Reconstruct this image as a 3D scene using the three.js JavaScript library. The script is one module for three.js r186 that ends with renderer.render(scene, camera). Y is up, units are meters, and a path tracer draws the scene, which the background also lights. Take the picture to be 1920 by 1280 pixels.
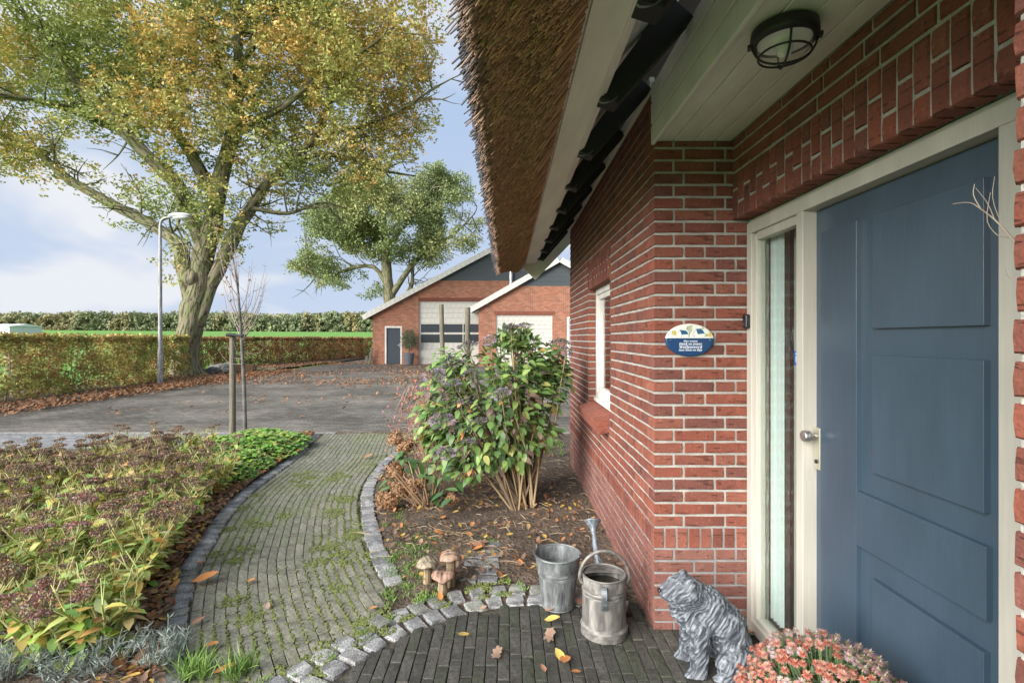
import * as THREE from 'three';
import { mergeGeometries, mergeVertices, toCreasedNormals } from 'three/addons/utils/BufferGeometryUtils.js';
import { RoundedBoxGeometry } from 'three/addons/geometries/RoundedBoxGeometry.js';
import { MarchingCubes } from 'three/addons/objects/MarchingCubes.js';

// ---------------------------------------------------------------- camera, sky, sun, exposure
const EYE = 1.486, F = 950, CX = 950, CY = 634;            // metres above the terrace, lens constants for a 1920 x 1280 frame
const scene = new THREE.Scene();
const camera = new THREE.PerspectiveCamera(2 * Math.atan(640 / F) * 180 / Math.PI, 1.5, 0.05, 1500);
camera.position.set(0, EYE, 0);
camera.setViewOffset(1920, 1280, 960 - CX, 640 - CY, 1920, 1280);
const renderer = new THREE.WebGLRenderer({ antialias: true });
renderer.setSize(1024, 682);
renderer.toneMapping = THREE.LinearToneMapping;
renderer.toneMappingExposure = 2.45;
renderer.shadowMap.enabled = true;

function rng(seed) {
  let s = seed | 0;
  return () => { s = (s + 0x6d2b79f5) | 0; let t = Math.imul(s ^ (s >>> 15), 1 | s); t = (t + Math.imul(t ^ (t >>> 7), 61 | t)) ^ t; return ((t ^ (t >>> 14)) >>> 0) / 4294967296; };
}
const hash = (x, y, s) => { let h = Math.imul(x | 0, 374761393) ^ Math.imul(y | 0, 668265263) ^ Math.imul(s | 0, 2246822519); h = Math.imul(h ^ (h >>> 13), 1274126177); h ^= h >>> 16; return (h >>> 0) / 4294967296; };
const mod = (a, n) => ((a % n) + n) % n;
function vnoise(x, y, per, s) {                              // value noise; per > 0 repeats
  const xi = Math.floor(x), yi = Math.floor(y), fx = x - xi, fy = y - yi, u = fx * fx * (3 - 2 * fx), v = fy * fy * (3 - 2 * fy);
  const w = per ? (k) => mod(k, per) : (k) => k;
  const a = hash(w(xi), w(yi), s), b = hash(w(xi + 1), w(yi), s), c = hash(w(xi), w(yi + 1), s), d = hash(w(xi + 1), w(yi + 1), s);
  return a + (b - a) * u + (c - a) * v + (a - b - c + d) * u * v;
}
function fbm(x, y, oct, per, s) { let a = 0.5, t = 0, n = 0; for (let i = 0; i < oct; i++) { t += a * vnoise(x, y, per, s + i * 17); n += a; a *= 0.5; x *= 2; y *= 2; per *= 2; } return t / n; }
function noise3(x, y, z, s) { const zi = Math.floor(z), f = z - zi, w = f * f * (3 - 2 * f); const a = vnoise(x, y, 0, s + zi * 131), b = vnoise(x, y, 0, s + (zi + 1) * 131); return a + (b - a) * w; }
const clamp = (x, a = 0, b = 1) => Math.min(b, Math.max(a, x));
const sstep = (a, b, x) => { const t = clamp((x - a) / (b - a)); return t * t * (3 - 2 * t); };
const lerp = (a, b, t) => a + (b - a) * t;
const V = (x, y, z) => new THREE.Vector3(x, y, z);

{ // a soft, bright, broken overcast: one sky all round
  const W = 1536, H = 768, data = new Float32Array(W * H * 4);
  for (let j = 0; j < H; j++) for (let i = 0; i < W; i++) {
    const lon = ((i + 0.5) / W - 0.5) * 2 * Math.PI, lat = ((j + 0.5) / H - 0.5) * Math.PI;
    const y = Math.sin(lat), x = Math.cos(lon) * Math.cos(lat), z = Math.sin(lon) * Math.cos(lat), o = (j * W + i) * 4;
    const yy = Math.max(y, 0), k = 1 / (yy + 0.16);
    const px = x * k * 1.25 + 7.3, pz = z * k * 1.25 + 2.1;
    const wx = fbm(px * 0.8, pz * 0.8, 3, 0, 5) - 0.5;
    let c = fbm(px + wx * 1.6, pz + wx, 6, 0, 21);
    c = sstep(0.37, 0.66, c);
    c = clamp(c * 0.98 + 0.06);
    const up = sstep(0, 0.75, yy);
    const blue = [lerp(0.215, 0.155, up), lerp(0.265, 0.22, up), lerp(0.35, 0.335, up)];
    const white = [0.35, 0.36, 0.38];
    const hz = Math.exp(-yy * 9) * 0.35;                      // paler towards the horizon
    for (let q = 0; q < 3; q++) { let v = lerp(blue[q], white[q], c); v = lerp(v, [0.305, 0.325, 0.37][q], hz); if (y < 0) v = lerp(v, [0.15, 0.15, 0.14][q], sstep(0, 0.08, -y)); data[o + q] = v; }
    data[o + 3] = 1;
  }
  const sky = new THREE.DataTexture(data, W, H, THREE.RGBAFormat, THREE.FloatType);
  sky.mapping = THREE.EquirectangularReflectionMapping; sky.magFilter = THREE.LinearFilter; sky.needsUpdate = true;
  scene.background = sky; scene.environment = sky; scene.backgroundIntensity = 1.0; scene.environmentIntensity = 1.0;
}
const sun = new THREE.DirectionalLight(new THREE.Color(1, 0.95, 0.89), 4.3);
sun.position.set(-18, 12.5, 13); sun.target.position.set(0, 0, -6); sun.castShadow = true; sun.shadow.radius = 100;
Object.assign(sun.shadow.camera, { left: -40, right: 40, top: 40, bottom: -40, near: 1, far: 120 });
scene.add(sun, sun.target);

// ---------------------------------------------------------------- helpers
const at = (px, py, d) => V((px - CX) * d / F, EYE - (py - CY) * d / F, -d);      // a point of the place, d metres ahead of the lens
const gr = (px, py) => { const d = F * EYE / (py - CY); return V((px - CX) * d / F, 0, -d); };  // the same on the level ground
const taken = new Map();
function numbered(name) { const n = taken.get(name) || 0; taken.set(name, n + 1); return n ? `${name}_${String(n).padStart(3, '0')}` : name; }
function tag(o, label, category, group) { o.userData = { ...o.userData, label, category }; if (group) o.userData.group = group; return o; }
function shade(o) { o.castShadow = true; o.receiveShadow = true; return o; }
function part(name, geo, mat, parent, label) { const m = shade(new THREE.Mesh(Array.isArray(geo) ? merge(geo) : geo, mat)); m.name = parent ? name : numbered(name); (parent || scene).add(m); if (label) m.userData.label = label; return m; }
function thing(name, label, category, pos = [0, 0, 0], turn = 0, group) { const o = new THREE.Group(); o.name = numbered(name); o.position.set(...pos); o.rotation.y = turn; scene.add(o); return tag(o, label, category, group); }
function struct(name, geo, mat) { const m = part(name, geo, mat); m.userData.kind = 'structure'; return m; }
function stuffOf(o) { o.userData.kind = 'stuff'; return o; }
function dup(root, pos, turn, scale, label, group) { const r = root.clone(); r.name = numbered(root.name.replace(/_\d{3}$/, '')); r.userData = { ...root.userData }; scene.add(r); r.position.set(...pos); r.rotation.set(0, turn, 0); if (scale) r.scale.setScalar(scale); if (label) r.userData.label = label; if (group) r.userData.group = group; return r; }
function merge(list) {
  const keys = list.every((g) => g.attributes.color), any = list.some((g) => g.index);
  const l = list.map((g) => { let q = any && g.index ? g.toNonIndexed() : g; if (!q.attributes.normal) q.computeVertexNormals(); if (!q.attributes.uv) q.setAttribute('uv', new THREE.BufferAttribute(new Float32Array(q.attributes.position.count * 2), 2)); if (q.attributes.color && !keys) { q = q.clone(); q.deleteAttribute('color'); } for (const k of Object.keys(q.attributes)) if (!['position', 'normal', 'uv', 'color'].includes(k)) q.deleteAttribute(k); return q; });
  return l.length === 1 ? l[0] : mergeGeometries(l, false);
}
function metreUV(g, k = 1) {                                   // uv in metres, by the side a face looks to
  if (g.index) g = g.toNonIndexed();
  if (!g.attributes.normal) g.computeVertexNormals();
  const p = g.attributes.position, n = p.count, uv = new Float32Array(n * 2), a = V(0, 0, 0), b = V(0, 0, 0), c = V(0, 0, 0);
  for (let i = 0; i < n; i += 3) {
    a.fromBufferAttribute(p, i); b.fromBufferAttribute(p, i + 1).sub(a); c.fromBufferAttribute(p, i + 2).sub(a); b.cross(c);
    const ax = Math.abs(b.x), ay = Math.abs(b.y), az = Math.abs(b.z), f = ax > ay && ax > az ? 0 : ay > az ? 1 : 2;
    for (let q = 0; q < 3; q++) { const X = p.getX(i + q), Y = p.getY(i + q), Z = p.getZ(i + q); uv[(i + q) * 2] = k * (f === 0 ? Z : X); uv[(i + q) * 2 + 1] = k * (f === 1 ? Z : Y); }
  }
  g.setAttribute('uv', new THREE.BufferAttribute(uv, 2));
  return g;
}
function box(x0, x1, y0, y1, z0, z1, r = 0) {                  // by its limits; r rounds the edges
  const w = Math.abs(x1 - x0), h = Math.abs(y1 - y0), d = Math.abs(z1 - z0);
  const g = r ? new RoundedBoxGeometry(w, h, d, 1, Math.min(r, w / 2.2, h / 2.2, d / 2.2)) : new THREE.BoxGeometry(w, h, d);
  g.translate((x0 + x1) / 2, (y0 + y1) / 2, (z0 + z1) / 2);
  return metreUV(g);
}
class Soup {                                                   // triangles with colours
  constructor() { this.p = []; this.u = []; this.c = []; this.i = []; }
  v(p, u = 0, w = 0, c) { this.p.push(p.x, p.y, p.z); this.u.push(u, w); if (c) this.c.push(c[0], c[1], c[2]); return this.p.length / 3 - 1; }
  tri(a, b, c) { this.i.push(a, b, c); }
  quad(a, b, c, d) { this.i.push(a, b, c, a, c, d); }
  leaf(b, dir, nrm, L, W, c, bend = 0.2, fold = 0.15, seg = 3) {
    dir = dir.clone().normalize(); const side = V(0, 0, 0).crossVectors(dir, nrm).normalize(), n = V(0, 0, 0).crossVectors(side, dir).normalize(); let prev = null;
    const at_ = (t, s) => b.clone().addScaledVector(dir, L * t).addScaledVector(n, -bend * L * t * t + fold * W * Math.abs(s)).addScaledVector(side, s * W);
    for (let k = 0; k <= seg; k++) {
      const t = k / seg, w = seg === 1 ? 0.5 : Math.pow(Math.sin(Math.PI * Math.min(1, t * 0.9 + 0.1)), 0.8) * (k === seg ? 0 : 1);
      const sh = c;
      if (k === 0 || k === seg) { const m = this.v(at_(t, 0), 0.5, t, sh); if (prev) { if (prev.length === 3) { this.tri(prev[0], prev[1], m); this.tri(prev[1], prev[2], m); } } prev = [m]; } else {
        const l = this.v(at_(t, -w / 2), 0, t, sh), m = this.v(at_(t, 0), 0.5, t, sh), r = this.v(at_(t, w / 2), 1, t, sh);
        if (prev.length === 1) { this.tri(prev[0], m, l); this.tri(prev[0], r, m); } else { this.quad(prev[0], prev[1], m, l); this.quad(prev[1], prev[2], r, m); }
        prev = [l, m, r];
      }
    }
  }
  limb(pts, rad, radial = 6, c, steps = 3, wob = 0, seed = 1) {
    const cv = new THREE.CatmullRomCurve3(pts, false, 'centripetal'), n = Math.max(1, (pts.length - 1) * steps); let prev = null, t0 = null, nn = null, len = 0, lp = null;
    for (let k = 0; k <= n; k++) {
      const t = k / n, p = pts.length === 2 ? pts[0].clone().lerp(pts[1], t) : cv.getPoint(t), tg = pts.length === 2 ? pts[1].clone().sub(pts[0]).normalize() : cv.getTangent(t);
      if (!t0) { nn = Math.abs(tg.y) < 0.9 ? V(0, 1, 0) : V(1, 0, 0); }
      nn = nn.clone().addScaledVector(tg, -nn.dot(tg)).normalize(); const bb = V(0, 0, 0).crossVectors(tg, nn);
      if (lp) len += lp.distanceTo(p); lp = p; t0 = tg;
      const f = t * (rad.length - 1), fi = Math.min(rad.length - 2, Math.floor(f)), r = lerp(rad[fi], rad[fi + 1], f - fi), ring = [];
      for (let q = 0; q <= radial; q++) { const a = q / radial * 2 * Math.PI, rr = r * (1 + wob * (noise3(Math.cos(a) * 1.7 + seed, Math.sin(a) * 1.7, len * 0.9 / Math.max(0.2, r * 2), seed) - 0.5)); ring.push(this.v(p.clone().addScaledVector(nn, Math.cos(a) * rr).addScaledVector(bb, Math.sin(a) * rr), q / radial * 6.28 * rad[0], len, c)); }
      if (prev) for (let q = 0; q < radial; q++) this.quad(prev[q], prev[q + 1], ring[q + 1], ring[q]);
      prev = ring;
    }
  }
  build() {
    const g = new THREE.BufferGeometry(); g.setAttribute('position', new THREE.Float32BufferAttribute(this.p, 3)); g.setAttribute('uv', new THREE.Float32BufferAttribute(this.u, 2));
    if (this.c.length === this.p.length) g.setAttribute('color', new THREE.Float32BufferAttribute(this.c, 3));
    g.setIndex(this.i); g.computeVertexNormals(); return g;
  }
}
function copies(name, geo, mat, list, parent, tints) {         // list of Matrix4, tints of [r, g, b]
  const m = shade(new THREE.InstancedMesh(geo, mat, list.length)); m.name = parent ? name : numbered(name); const c = new THREE.Color();
  list.forEach((x, i) => { m.setMatrixAt(i, x); if (tints) m.setColorAt(i, c.setRGB(...tints[i])); });
  (parent || scene).add(m); return stuffOf(m);
}
const Q = new THREE.Quaternion(), E = new THREE.Euler(), S1 = V(1, 1, 1);
const mat4 = (p, e, s = 1) => new THREE.Matrix4().compose(p, new THREE.Quaternion().setFromEuler(new THREE.Euler(...e)), typeof s === 'number' ? V(s, s, s) : s);
const rndDir = (R) => { const z = R() * 2 - 1, a = R() * 6.2832, r = Math.sqrt(1 - z * z); return V(r * Math.cos(a), z, r * Math.sin(a)); };
const mixc = (a, b, t) => [lerp(a[0], b[0], t), lerp(a[1], b[1], t), lerp(a[2], b[2], t)];
const inPoly = (x, z, P) => { let r = false; for (let i = 0, j = P.length - 1; i < P.length; j = i++) { const [xi, zi] = P[i], [xj, zj] = P[j]; if ((zi > z) !== (zj > z) && x < (xj - xi) * (z - zi) / (zj - zi) + xi) r = !r; } return r; };

// ---------------------------------------------------------------- textures and materials
function texture(N, metres, fn) {                              // fn(u, v) -> [r, g, b, height] for a repeating tile
  const c = new Uint8Array(N * N * 4), h = new Uint8Array(N * N * 4);
  for (let j = 0; j < N; j++) for (let i = 0; i < N; i++) { const q = fn((i + 0.5) / N, (j + 0.5) / N), o = (j * N + i) * 4; for (let k = 0; k < 3; k++) { c[o + k] = clamp(q[k]) * 255; h[o + k] = clamp(q[3]) * 255; } c[o + 3] = h[o + 3] = 255; }
  const mk = (d, srgb) => { const t = new THREE.DataTexture(d, N, N); t.wrapS = t.wrapT = THREE.RepeatWrapping; t.magFilter = THREE.LinearFilter; t.minFilter = THREE.LinearMipmapLinearFilter; t.generateMipmaps = true; if (srgb) t.colorSpace = THREE.SRGBColorSpace; t.repeat.set(1 / (metres[0] || metres), 1 / (metres[1] || metres)); t.needsUpdate = true; return t; };
  return { map: mk(c, true), bump: mk(h, false) };
}
const mul = (k, h) => [k, k, k, h];
const T = {
  brick: texture(512, 0.42, (u, v) => {                         // hand-moulded clay: creases along the length, grit, pale bloom
    const g = fbm(u * 90, v * 90, 2, 90, 3), crease = fbm(u * 9 + fbm(u * 6, v * 6, 2, 6, 8) * 1.5, v * 46, 3, 0, 11), big = fbm(u * 5, v * 5, 3, 5, 4);
    const cr = sstep(0.34, 0.24, crease); const bloom = sstep(0.66, 0.82, fbm(u * 26, v * 26, 3, 26, 14)) * 0.22;
    const k = 0.78 + 0.2 * big + 0.16 * (g - 0.5) - 0.22 * cr;
    return [clamp(k + bloom * 0.7), clamp(k * 0.97 + bloom), clamp(k * 0.95 + bloom), 0.6 + 0.3 * (g - 0.5) + 0.4 * (big - 0.5) - 0.5 * cr];
  }),
  mortar: texture(256, 0.3, (u, v) => { const g = fbm(u * 80, v * 80, 2, 80, 31), b = fbm(u * 6, v * 6, 3, 6, 32); return mul(0.78 + 0.2 * b + 0.2 * (g - 0.5), 0.5 + (g - 0.5)); }),
  paver: texture(512, 0.5, (u, v) => { const g = fbm(u * 150, v * 150, 1, 150, 41), m = fbm(u * 40, v * 40, 2, 40, 43), b = fbm(u * 5, v * 5, 3, 5, 42); const sp = g > 0.86 ? 0.35 : g < 0.16 ? -0.2 : 0; return [clamp(0.55 + 0.3 * b + sp + 0.3 * (m - 0.5)), clamp(0.55 + 0.3 * b + sp + 0.3 * (m - 0.5)), clamp(0.52 + 0.3 * b + sp + 0.28 * (m - 0.5)), 0.5 + 0.6 * (g - 0.5) + 0.5 * (m - 0.5)]; }),
  granite: texture(256, 0.22, (u, v) => { const g = fbm(u * 60, v * 60, 2, 60, 51), b = fbm(u * 5, v * 5, 4, 5, 52), n = hash(Math.floor(u * 128), Math.floor(v * 128), 9); const k = 0.62 + 0.4 * (b - 0.5) + 0.5 * (g - 0.5) + (n > 0.93 ? 0.18 : n < 0.06 ? -0.2 : 0); return mul(clamp(k), 0.5 + 0.7 * (b - 0.5) + 0.5 * (g - 0.5)); }),
  soil: texture(512, 1.1, (u, v) => { const g = fbm(u * 70, v * 70, 3, 70, 61), b = fbm(u * 7, v * 7, 4, 7, 62), fl = sstep(0.68, 0.74, fbm(u * 34, v * 34, 2, 34, 65)); return [clamp(0.52 + 0.4 * b + 0.5 * (g - 0.5) + fl * 0.16), clamp(0.5 + 0.4 * b + 0.5 * (g - 0.5) + fl * 0.1), clamp(0.48 + 0.38 * b + 0.48 * (g - 0.5)), 0.5 + 0.8 * (g - 0.5) + 0.6 * (b - 0.5)]; }),
  road: texture(1024, [4, 4], (u, v) => {                        // small worn paving seen flat, rows running across
    const row = v * 40, r = Math.floor(row), fr = row - r, x = u * 20 + (r % 2) * 0.5, c = Math.floor(x), fx = x - c; const tone = hash(mod(c, 20), r, 71);
    const j = Math.min(sstep(0, 0.09, Math.min(fr, 1 - fr)), sstep(0, 0.045, Math.min(fx, 1 - fx))); const g = fbm(u * 200, v * 200, 2, 200, 72), b = fbm(u * 4, v * 4, 4, 4, 73), st = fbm(u * 3, v * 16, 3, 0, 74);
    const k = (0.58 + 0.14 * (tone - 0.5) + 0.42 * (b - 0.5) + 0.3 * (g - 0.5) + 0.1 * (st - 0.5)) * (0.62 + 0.38 * j); return [clamp(k * 1.01), clamp(k), clamp(k * 0.97), 0.3 + 0.5 * j + 0.25 * (g - 0.5)];
  }),
  strip: texture(512, [1.6, 1.6], (u, v) => { const row = v * 16, r = Math.floor(row), fr = row - r, x = u * 8 + (r % 2) * 0.5, c = Math.floor(x), fx = x - c; const tone = hash(mod(c, 8), r, 75), j = Math.min(sstep(0, 0.13, Math.min(fr, 1 - fr)), sstep(0, 0.06, Math.min(fx, 1 - fx))), g = fbm(u * 120, v * 120, 2, 120, 76); const k = (0.72 + 0.16 * (tone - 0.5) + 0.3 * (g - 0.5)) * (0.5 + 0.5 * j); return mul(clamp(k), 0.2 + 0.6 * j + 0.2 * (g - 0.5)); }),
  grass: texture(512, 6, (u, v) => { const b = fbm(u * 6, v * 6, 4, 6, 81), g = fbm(u * 120, v * 120, 2, 120, 82); return [clamp(0.6 + 0.4 * (b - 0.5) + 0.4 * (g - 0.5)), clamp(0.72 + 0.3 * (b - 0.5) + 0.4 * (g - 0.5)), clamp(0.5 + 0.2 * (b - 0.5) + 0.3 * (g - 0.5)), g]; }),
  wood: texture(512, [0.25, 1.0], (u, v) => { const w = fbm(u * 40, v * 4, 3, 0, 91) , g = fbm(u * 90, v * 8, 2, 0, 92), r = 0.5 + 0.5 * Math.sin((u * 9 + 0.9 * fbm(u * 3, v * 3, 3, 3, 93)) * 6.2832); const cr = sstep(0.3, 0.2, g); return mul(clamp(0.62 + 0.25 * (w - 0.5) + 0.13 * (r - 0.5) - 0.25 * cr), 0.6 + 0.3 * (g - 0.5) - 0.4 * cr + 0.1 * r); }),
  paint: texture(512, [0.3, 0.9], (u, v) => { const w = fbm(u * 60, v * 5, 3, 0, 95), g = fbm(u * 50, v * 50, 2, 50, 96), b = fbm(u * 4, v * 4, 3, 4, 97); return mul(clamp(0.9 + 0.1 * (b - 0.5) + 0.05 * (w - 0.5)), 0.5 + 0.6 * (w - 0.5) + 0.15 * (g - 0.5)); }),
  zinc: texture(512, 0.5, (u, v) => { const b = fbm(u * 9, v * 9, 4, 9, 101), sp = vnoise(u * 34 + b * 3, v * 34 + b * 3, 0, 102), st = fbm(u * 30, v * 3, 3, 0, 103), g = fbm(u * 120, v * 120, 2, 120, 104); return mul(clamp(0.66 + 0.5 * (b - 0.5) + 0.16 * (sp - 0.5) + 0.12 * (st - 0.5) + 0.1 * (g - 0.5)), 0.5 + 0.4 * (b - 0.5) + 0.2 * (g - 0.5)); }),
  bark: texture(512, [1.2, 1.6], (u, v) => { const w = fbm(u * 22 + 1.2 * fbm(u * 5, v * 5, 3, 5, 111), v * 6, 4, 0, 112), b = fbm(u * 5, v * 5, 4, 5, 113), cr = sstep(0.46, 0.3, w); const moss = sstep(0.42, 0.66, b); return [clamp(0.66 + 0.4 * (w - 0.5) - 0.16 * cr - 0.05 * moss), clamp(0.64 + 0.4 * (w - 0.5) - 0.16 * cr), clamp(0.57 + 0.36 * (w - 0.5) - 0.16 * cr - 0.08 * moss), 0.7 + 0.5 * (w - 0.5) - 0.6 * cr]; }),
  barnbrick: texture(1024, [2.2, 1.0], (u, v) => { const row = v * 16, r = Math.floor(row), fr = row - r, x = u * 10 + (r % 2) * 0.5, c = Math.floor(x), fx = x - c; const t = hash(mod(c, 10), r, 121), t2 = hash(mod(c, 10), r, 122), j = Math.min(sstep(0.06, 0.2, Math.min(fr, 1 - fr) * 1), sstep(0.02, 0.06, Math.min(fx, 1 - fx))), g = fbm(u * 90, v * 90, 2, 90, 123); const k = 0.72 + 0.22 * (t - 0.5) + 0.2 * (g - 0.5); return [lerp(0.78, k * 1.0, j), lerp(0.74, k * lerp(0.62, 0.74, t2), j), lerp(0.68, k * lerp(0.5, 0.62, t2), j), 0.3 + 0.5 * j + 0.2 * (g - 0.5)]; }),
  cloth: texture(256, 0.2, (u, v) => { const a = Math.sin(u * 6.2832 * 40) * 0.5 + 0.5; return mul(0.9, a); }),
  ripple: texture(256, 0.3, (u, v) => mul(0.5, fbm(u * 14, v * 5, 3, 0, 131))),
};
const rgb = (r, g, b) => new THREE.Color().setRGB(r, g, b);
function M(color, rough, t, bump, more = {}) {
  const P = more.transmission || more.clearcoat || more.sheen || more.specularIntensity !== undefined ? THREE.MeshPhysicalMaterial : THREE.MeshStandardMaterial;
  const m = new P({ color: Array.isArray(color) ? rgb(...color) : color, roughness: rough, ...more });
  if (t) { m.map = t.map; m.bumpMap = t.bump; m.bumpScale = bump; }
  return m;
}
const leafy = (rough = 0.62, tr = 0.35) => new THREE.MeshPhysicalMaterial({ vertexColors: true, roughness: rough, transmission: tr, thickness: 0, side: THREE.DoubleSide, specularIntensity: 0.6 });
const MAT = {
  bricks: [[0.25, 0.086, 0.058], [0.225, 0.075, 0.054], [0.285, 0.104, 0.070], [0.195, 0.072, 0.057], [0.265, 0.082, 0.053]].map((c) => M(c, 0.88, T.brick, 0.0035)),
  plinthBricks: [[0.245, 0.105, 0.082], [0.215, 0.092, 0.076], [0.265, 0.122, 0.098]].map((c) => M(c, 0.9, T.brick, 0.0035)),
  mortar: M([0.49, 0.475, 0.435], 0.95, T.mortar, 0.0015), mortarDark: M([0.33, 0.325, 0.32], 0.95, T.mortar, 0.0015),
  pavers: [[0.37, 0.365, 0.30], [0.33, 0.33, 0.265], [0.40, 0.39, 0.33], [0.31, 0.33, 0.24]].map((c) => M(c, 0.9, T.paver, 0.002)),
  darkPavers: [[0.105, 0.102, 0.096], [0.085, 0.083, 0.078], [0.125, 0.122, 0.112], [0.09, 0.099, 0.075]].map((c) => M(c, 0.8, T.paver, 0.002)),
  setts: [[0.58, 0.59, 0.59], [0.50, 0.51, 0.52], [0.55, 0.57, 0.50], [0.64, 0.64, 0.63]].map((c) => M(c, 0.85, T.granite, 0.004)),
  soil: M([0.17, 0.135, 0.11], 0.97, T.soil, 0.02),
  frame: M([0.60, 0.575, 0.505], 0.45, T.paint, 0.0006), cream: M([0.88, 0.855, 0.77], 0.5, T.paint, 0.0006), white: M([0.84, 0.82, 0.76], 0.5, T.paint, 0.0006),
  blue: M([0.056, 0.094, 0.136], 0.34, T.paint, 0.0005, { clearcoat: 0.4, clearcoatRoughness: 0.25 }),
  black: M([0.012, 0.012, 0.013], 0.75), blackGloss: M([0.012, 0.012, 0.013], 0.35),
  zinc: M([0.47, 0.51, 0.52], 0.42, T.zinc, 0.0012, { metalness: 0.35 }), zincDull: M([0.42, 0.405, 0.375], 0.6, T.zinc, 0.0015, { metalness: 0.25 }), zincBlue: M([0.42, 0.49, 0.55], 0.5, T.zinc, 0.001, { metalness: 0.4 }),
  steel: M([0.55, 0.54, 0.52], 0.32, null, 0, { metalness: 0.9 }),
  post: M([0.40, 0.36, 0.27], 0.9, T.wood, 0.003), bark: M([0.42, 0.40, 0.34], 0.95, T.bark, 0.03), 
  glass: M([1, 1, 1], 0.03, null, 0, { transmission: 1, thickness: 0 }),
};
// ================================================================ the house: porch, walls, eaves
const XB = 0.752, XW = 1.151, XF = 1.2245, XD = 1.28, ZC = -2.585, ZE = -6.0;   // planes of the outer wall, the porch wall, the door frame, the door; the corner and the far end
const house = thing('farmhouse', 'red brick farmhouse with thatched overhanging roof and recessed porch with blue door', 'house');
function brickGeo(L, H, D, seed, wob = 0.0022, ch = 0.004) {    // front at z = 0, centred in x and y
  const R = rng(seed), out = [], nL = Math.max(2, Math.round(L / 0.045)), hx = L / 2, hy = H / 2;
  for (let i = 0; i < nL; i++) out.push([lerp(-hx, hx, i / nL), -hy]); out.push([hx, -hy], [hx, 0]);
  for (let i = 0; i < nL; i++) out.push([lerp(hx, -hx, i / nL), hy]); out.push([-hx, hy], [-hx, 0]);
  const n = out.length, s = new Soup(), ring = (f) => out.map((p, i) => s.v(V(...f(p, i)), 0, 0));
  const pts = out.map(([x, y]) => [x + (R() - 0.5) * wob, y + (R() - 0.5) * wob]);
  const back = ring((_, i) => [pts[i][0], pts[i][1], -D]), edge = ring((_, i) => [pts[i][0], pts[i][1], -ch - R() * 0.001]);
  const fr = ring((_, i) => [pts[i][0] * (1 - 2 * ch / L * 0.8), pts[i][1] * (1 - 2 * ch / H * 0.8), (R() - 0.5) * 0.0016]);
  const mids = []; for (let i = 0; i <= nL; i++) mids.push(s.v(V(lerp(-hx, hx, i / nL) * 0.96, (R() - 0.5) * 0.006, 0.0004 + (R() - 0.4) * 0.0022)));
  for (let i = 0; i < n; i++) { const j = (i + 1) % n; s.quad(back[i], back[j], edge[j], edge[i]); s.quad(edge[i], edge[j], fr[j], fr[i]); }
  for (let i = 0; i < nL; i++) s.quad(fr[i], fr[i + 1], mids[i + 1], mids[i]);                      // lower half
  s.tri(fr[nL], fr[nL + 1], mids[nL]);
  const t0 = nL + 2; for (let i = 0; i < nL; i++) { const a = fr[t0 + i], b = fr[t0 + i + 1]; s.quad(a, b, mids[nL - i - 1], mids[nL - i]); }
  s.tri(fr[nL + 1], fr[t0], mids[nL]); s.tri(fr[n - 1], fr[0], mids[0]); s.tri(fr[n - 2], fr[n - 1], mids[0]);
  const g = toCreasedNormals(metreUV(s.build()), 0.7), u = g.attributes.uv, ox = R() * 3, oy = R() * 3; for (let i = 0; i < u.count; i++) u.setXY(i, u.getX(i) + ox, u.getY(i) + oy);
  return g;
}
const brickKinds = new Map();
function brickKind(L, H, D, R) {                                // shared shapes, a few of each
  const l = Math.round(L * 500) / 500, h = Math.round(H * 1000) / 1000, d = D, k = `${l}|${h}|${d}`;
  if (!brickKinds.has(k)) brickKinds.set(k, [1, 2, 3].map((s) => brickGeo(l, h, d, s * 97 + Math.round(l * 1000) + Math.round(h * 7777))));
  return brickKinds.get(k)[Math.floor(R() * 3)];
}
function courses(x0, x1, R, first, D0) {                        // lengths along a row, joints of 12 mm
  const out = []; let x = x0, n = 0, prev = 0;
  while (x < x1 - 0.02) {
    let L = n === 0 && first ? first : R() < 0.34 && prev !== 0.095 ? 0.095 : 0.199; if (n === 0 && !first) L = [0.06, 0.13, 0.199, 0.17][Math.floor(R() * 4)];
    if (x + L > x1 - 0.045) L = x1 - x; L = Math.min(L, x1 - x);
    out.push([x, L]); prev = L; x += L + 0.012; n++;
  }
  return out;
}
const B4 = (o, u, n) => { const v = V(0, 1, 0); return new THREE.Matrix4().makeBasis(u, v, n).setPosition(o); };
const bricks = [];                                              // { m, L, H, D, mat, rank, wall }
const seenFrom = V(0, EYE, 0);
function lay(wall, u, n, centre, L, H, D, R, rot = 0) {
  const m = B4(centre, u, n); if (rot) m.multiply(new THREE.Matrix4().makeRotationZ(rot));
  m.multiply(new THREE.Matrix4().makeTranslation(0, 0, (R() - 0.5) * 0.003)).multiply(new THREE.Matrix4().makeRotationZ((R() - 0.5) * 0.006));
  const w = centre.clone().sub(seenFrom), d = w.length(), cos = Math.abs(w.dot(n)) / d, cx = CX + F * centre.x / -centre.z, cy = CY - F * (centre.y - EYE) / -centre.z;
  const inView = centre.z < -0.2 && cx < 1935 && cy > -20 && cy < 1300;
  bricks.push({ m, L, H, D, geo: brickKind(L, H, D, R), mat: centre.y < 0.415 ? MAT.plinthBricks[Math.floor(R() * 3)] : MAT.bricks[Math.floor(R() * 5)], rank: inView ? L * H * cos / (d * d) : 0, wall });
}
const rowsOf = [];                                              // [bottom, height] of the courses
for (let i = 0; i < 6; i++) rowsOf.push([0.043 + 0.0622 * i, 0.0512]);
for (let j = 0; j < 37; j++) rowsOf.push([0.5255 + 0.0625 * j, 0.0505]);
rowsOf.unshift([-0.01, 0.042]);
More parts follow.
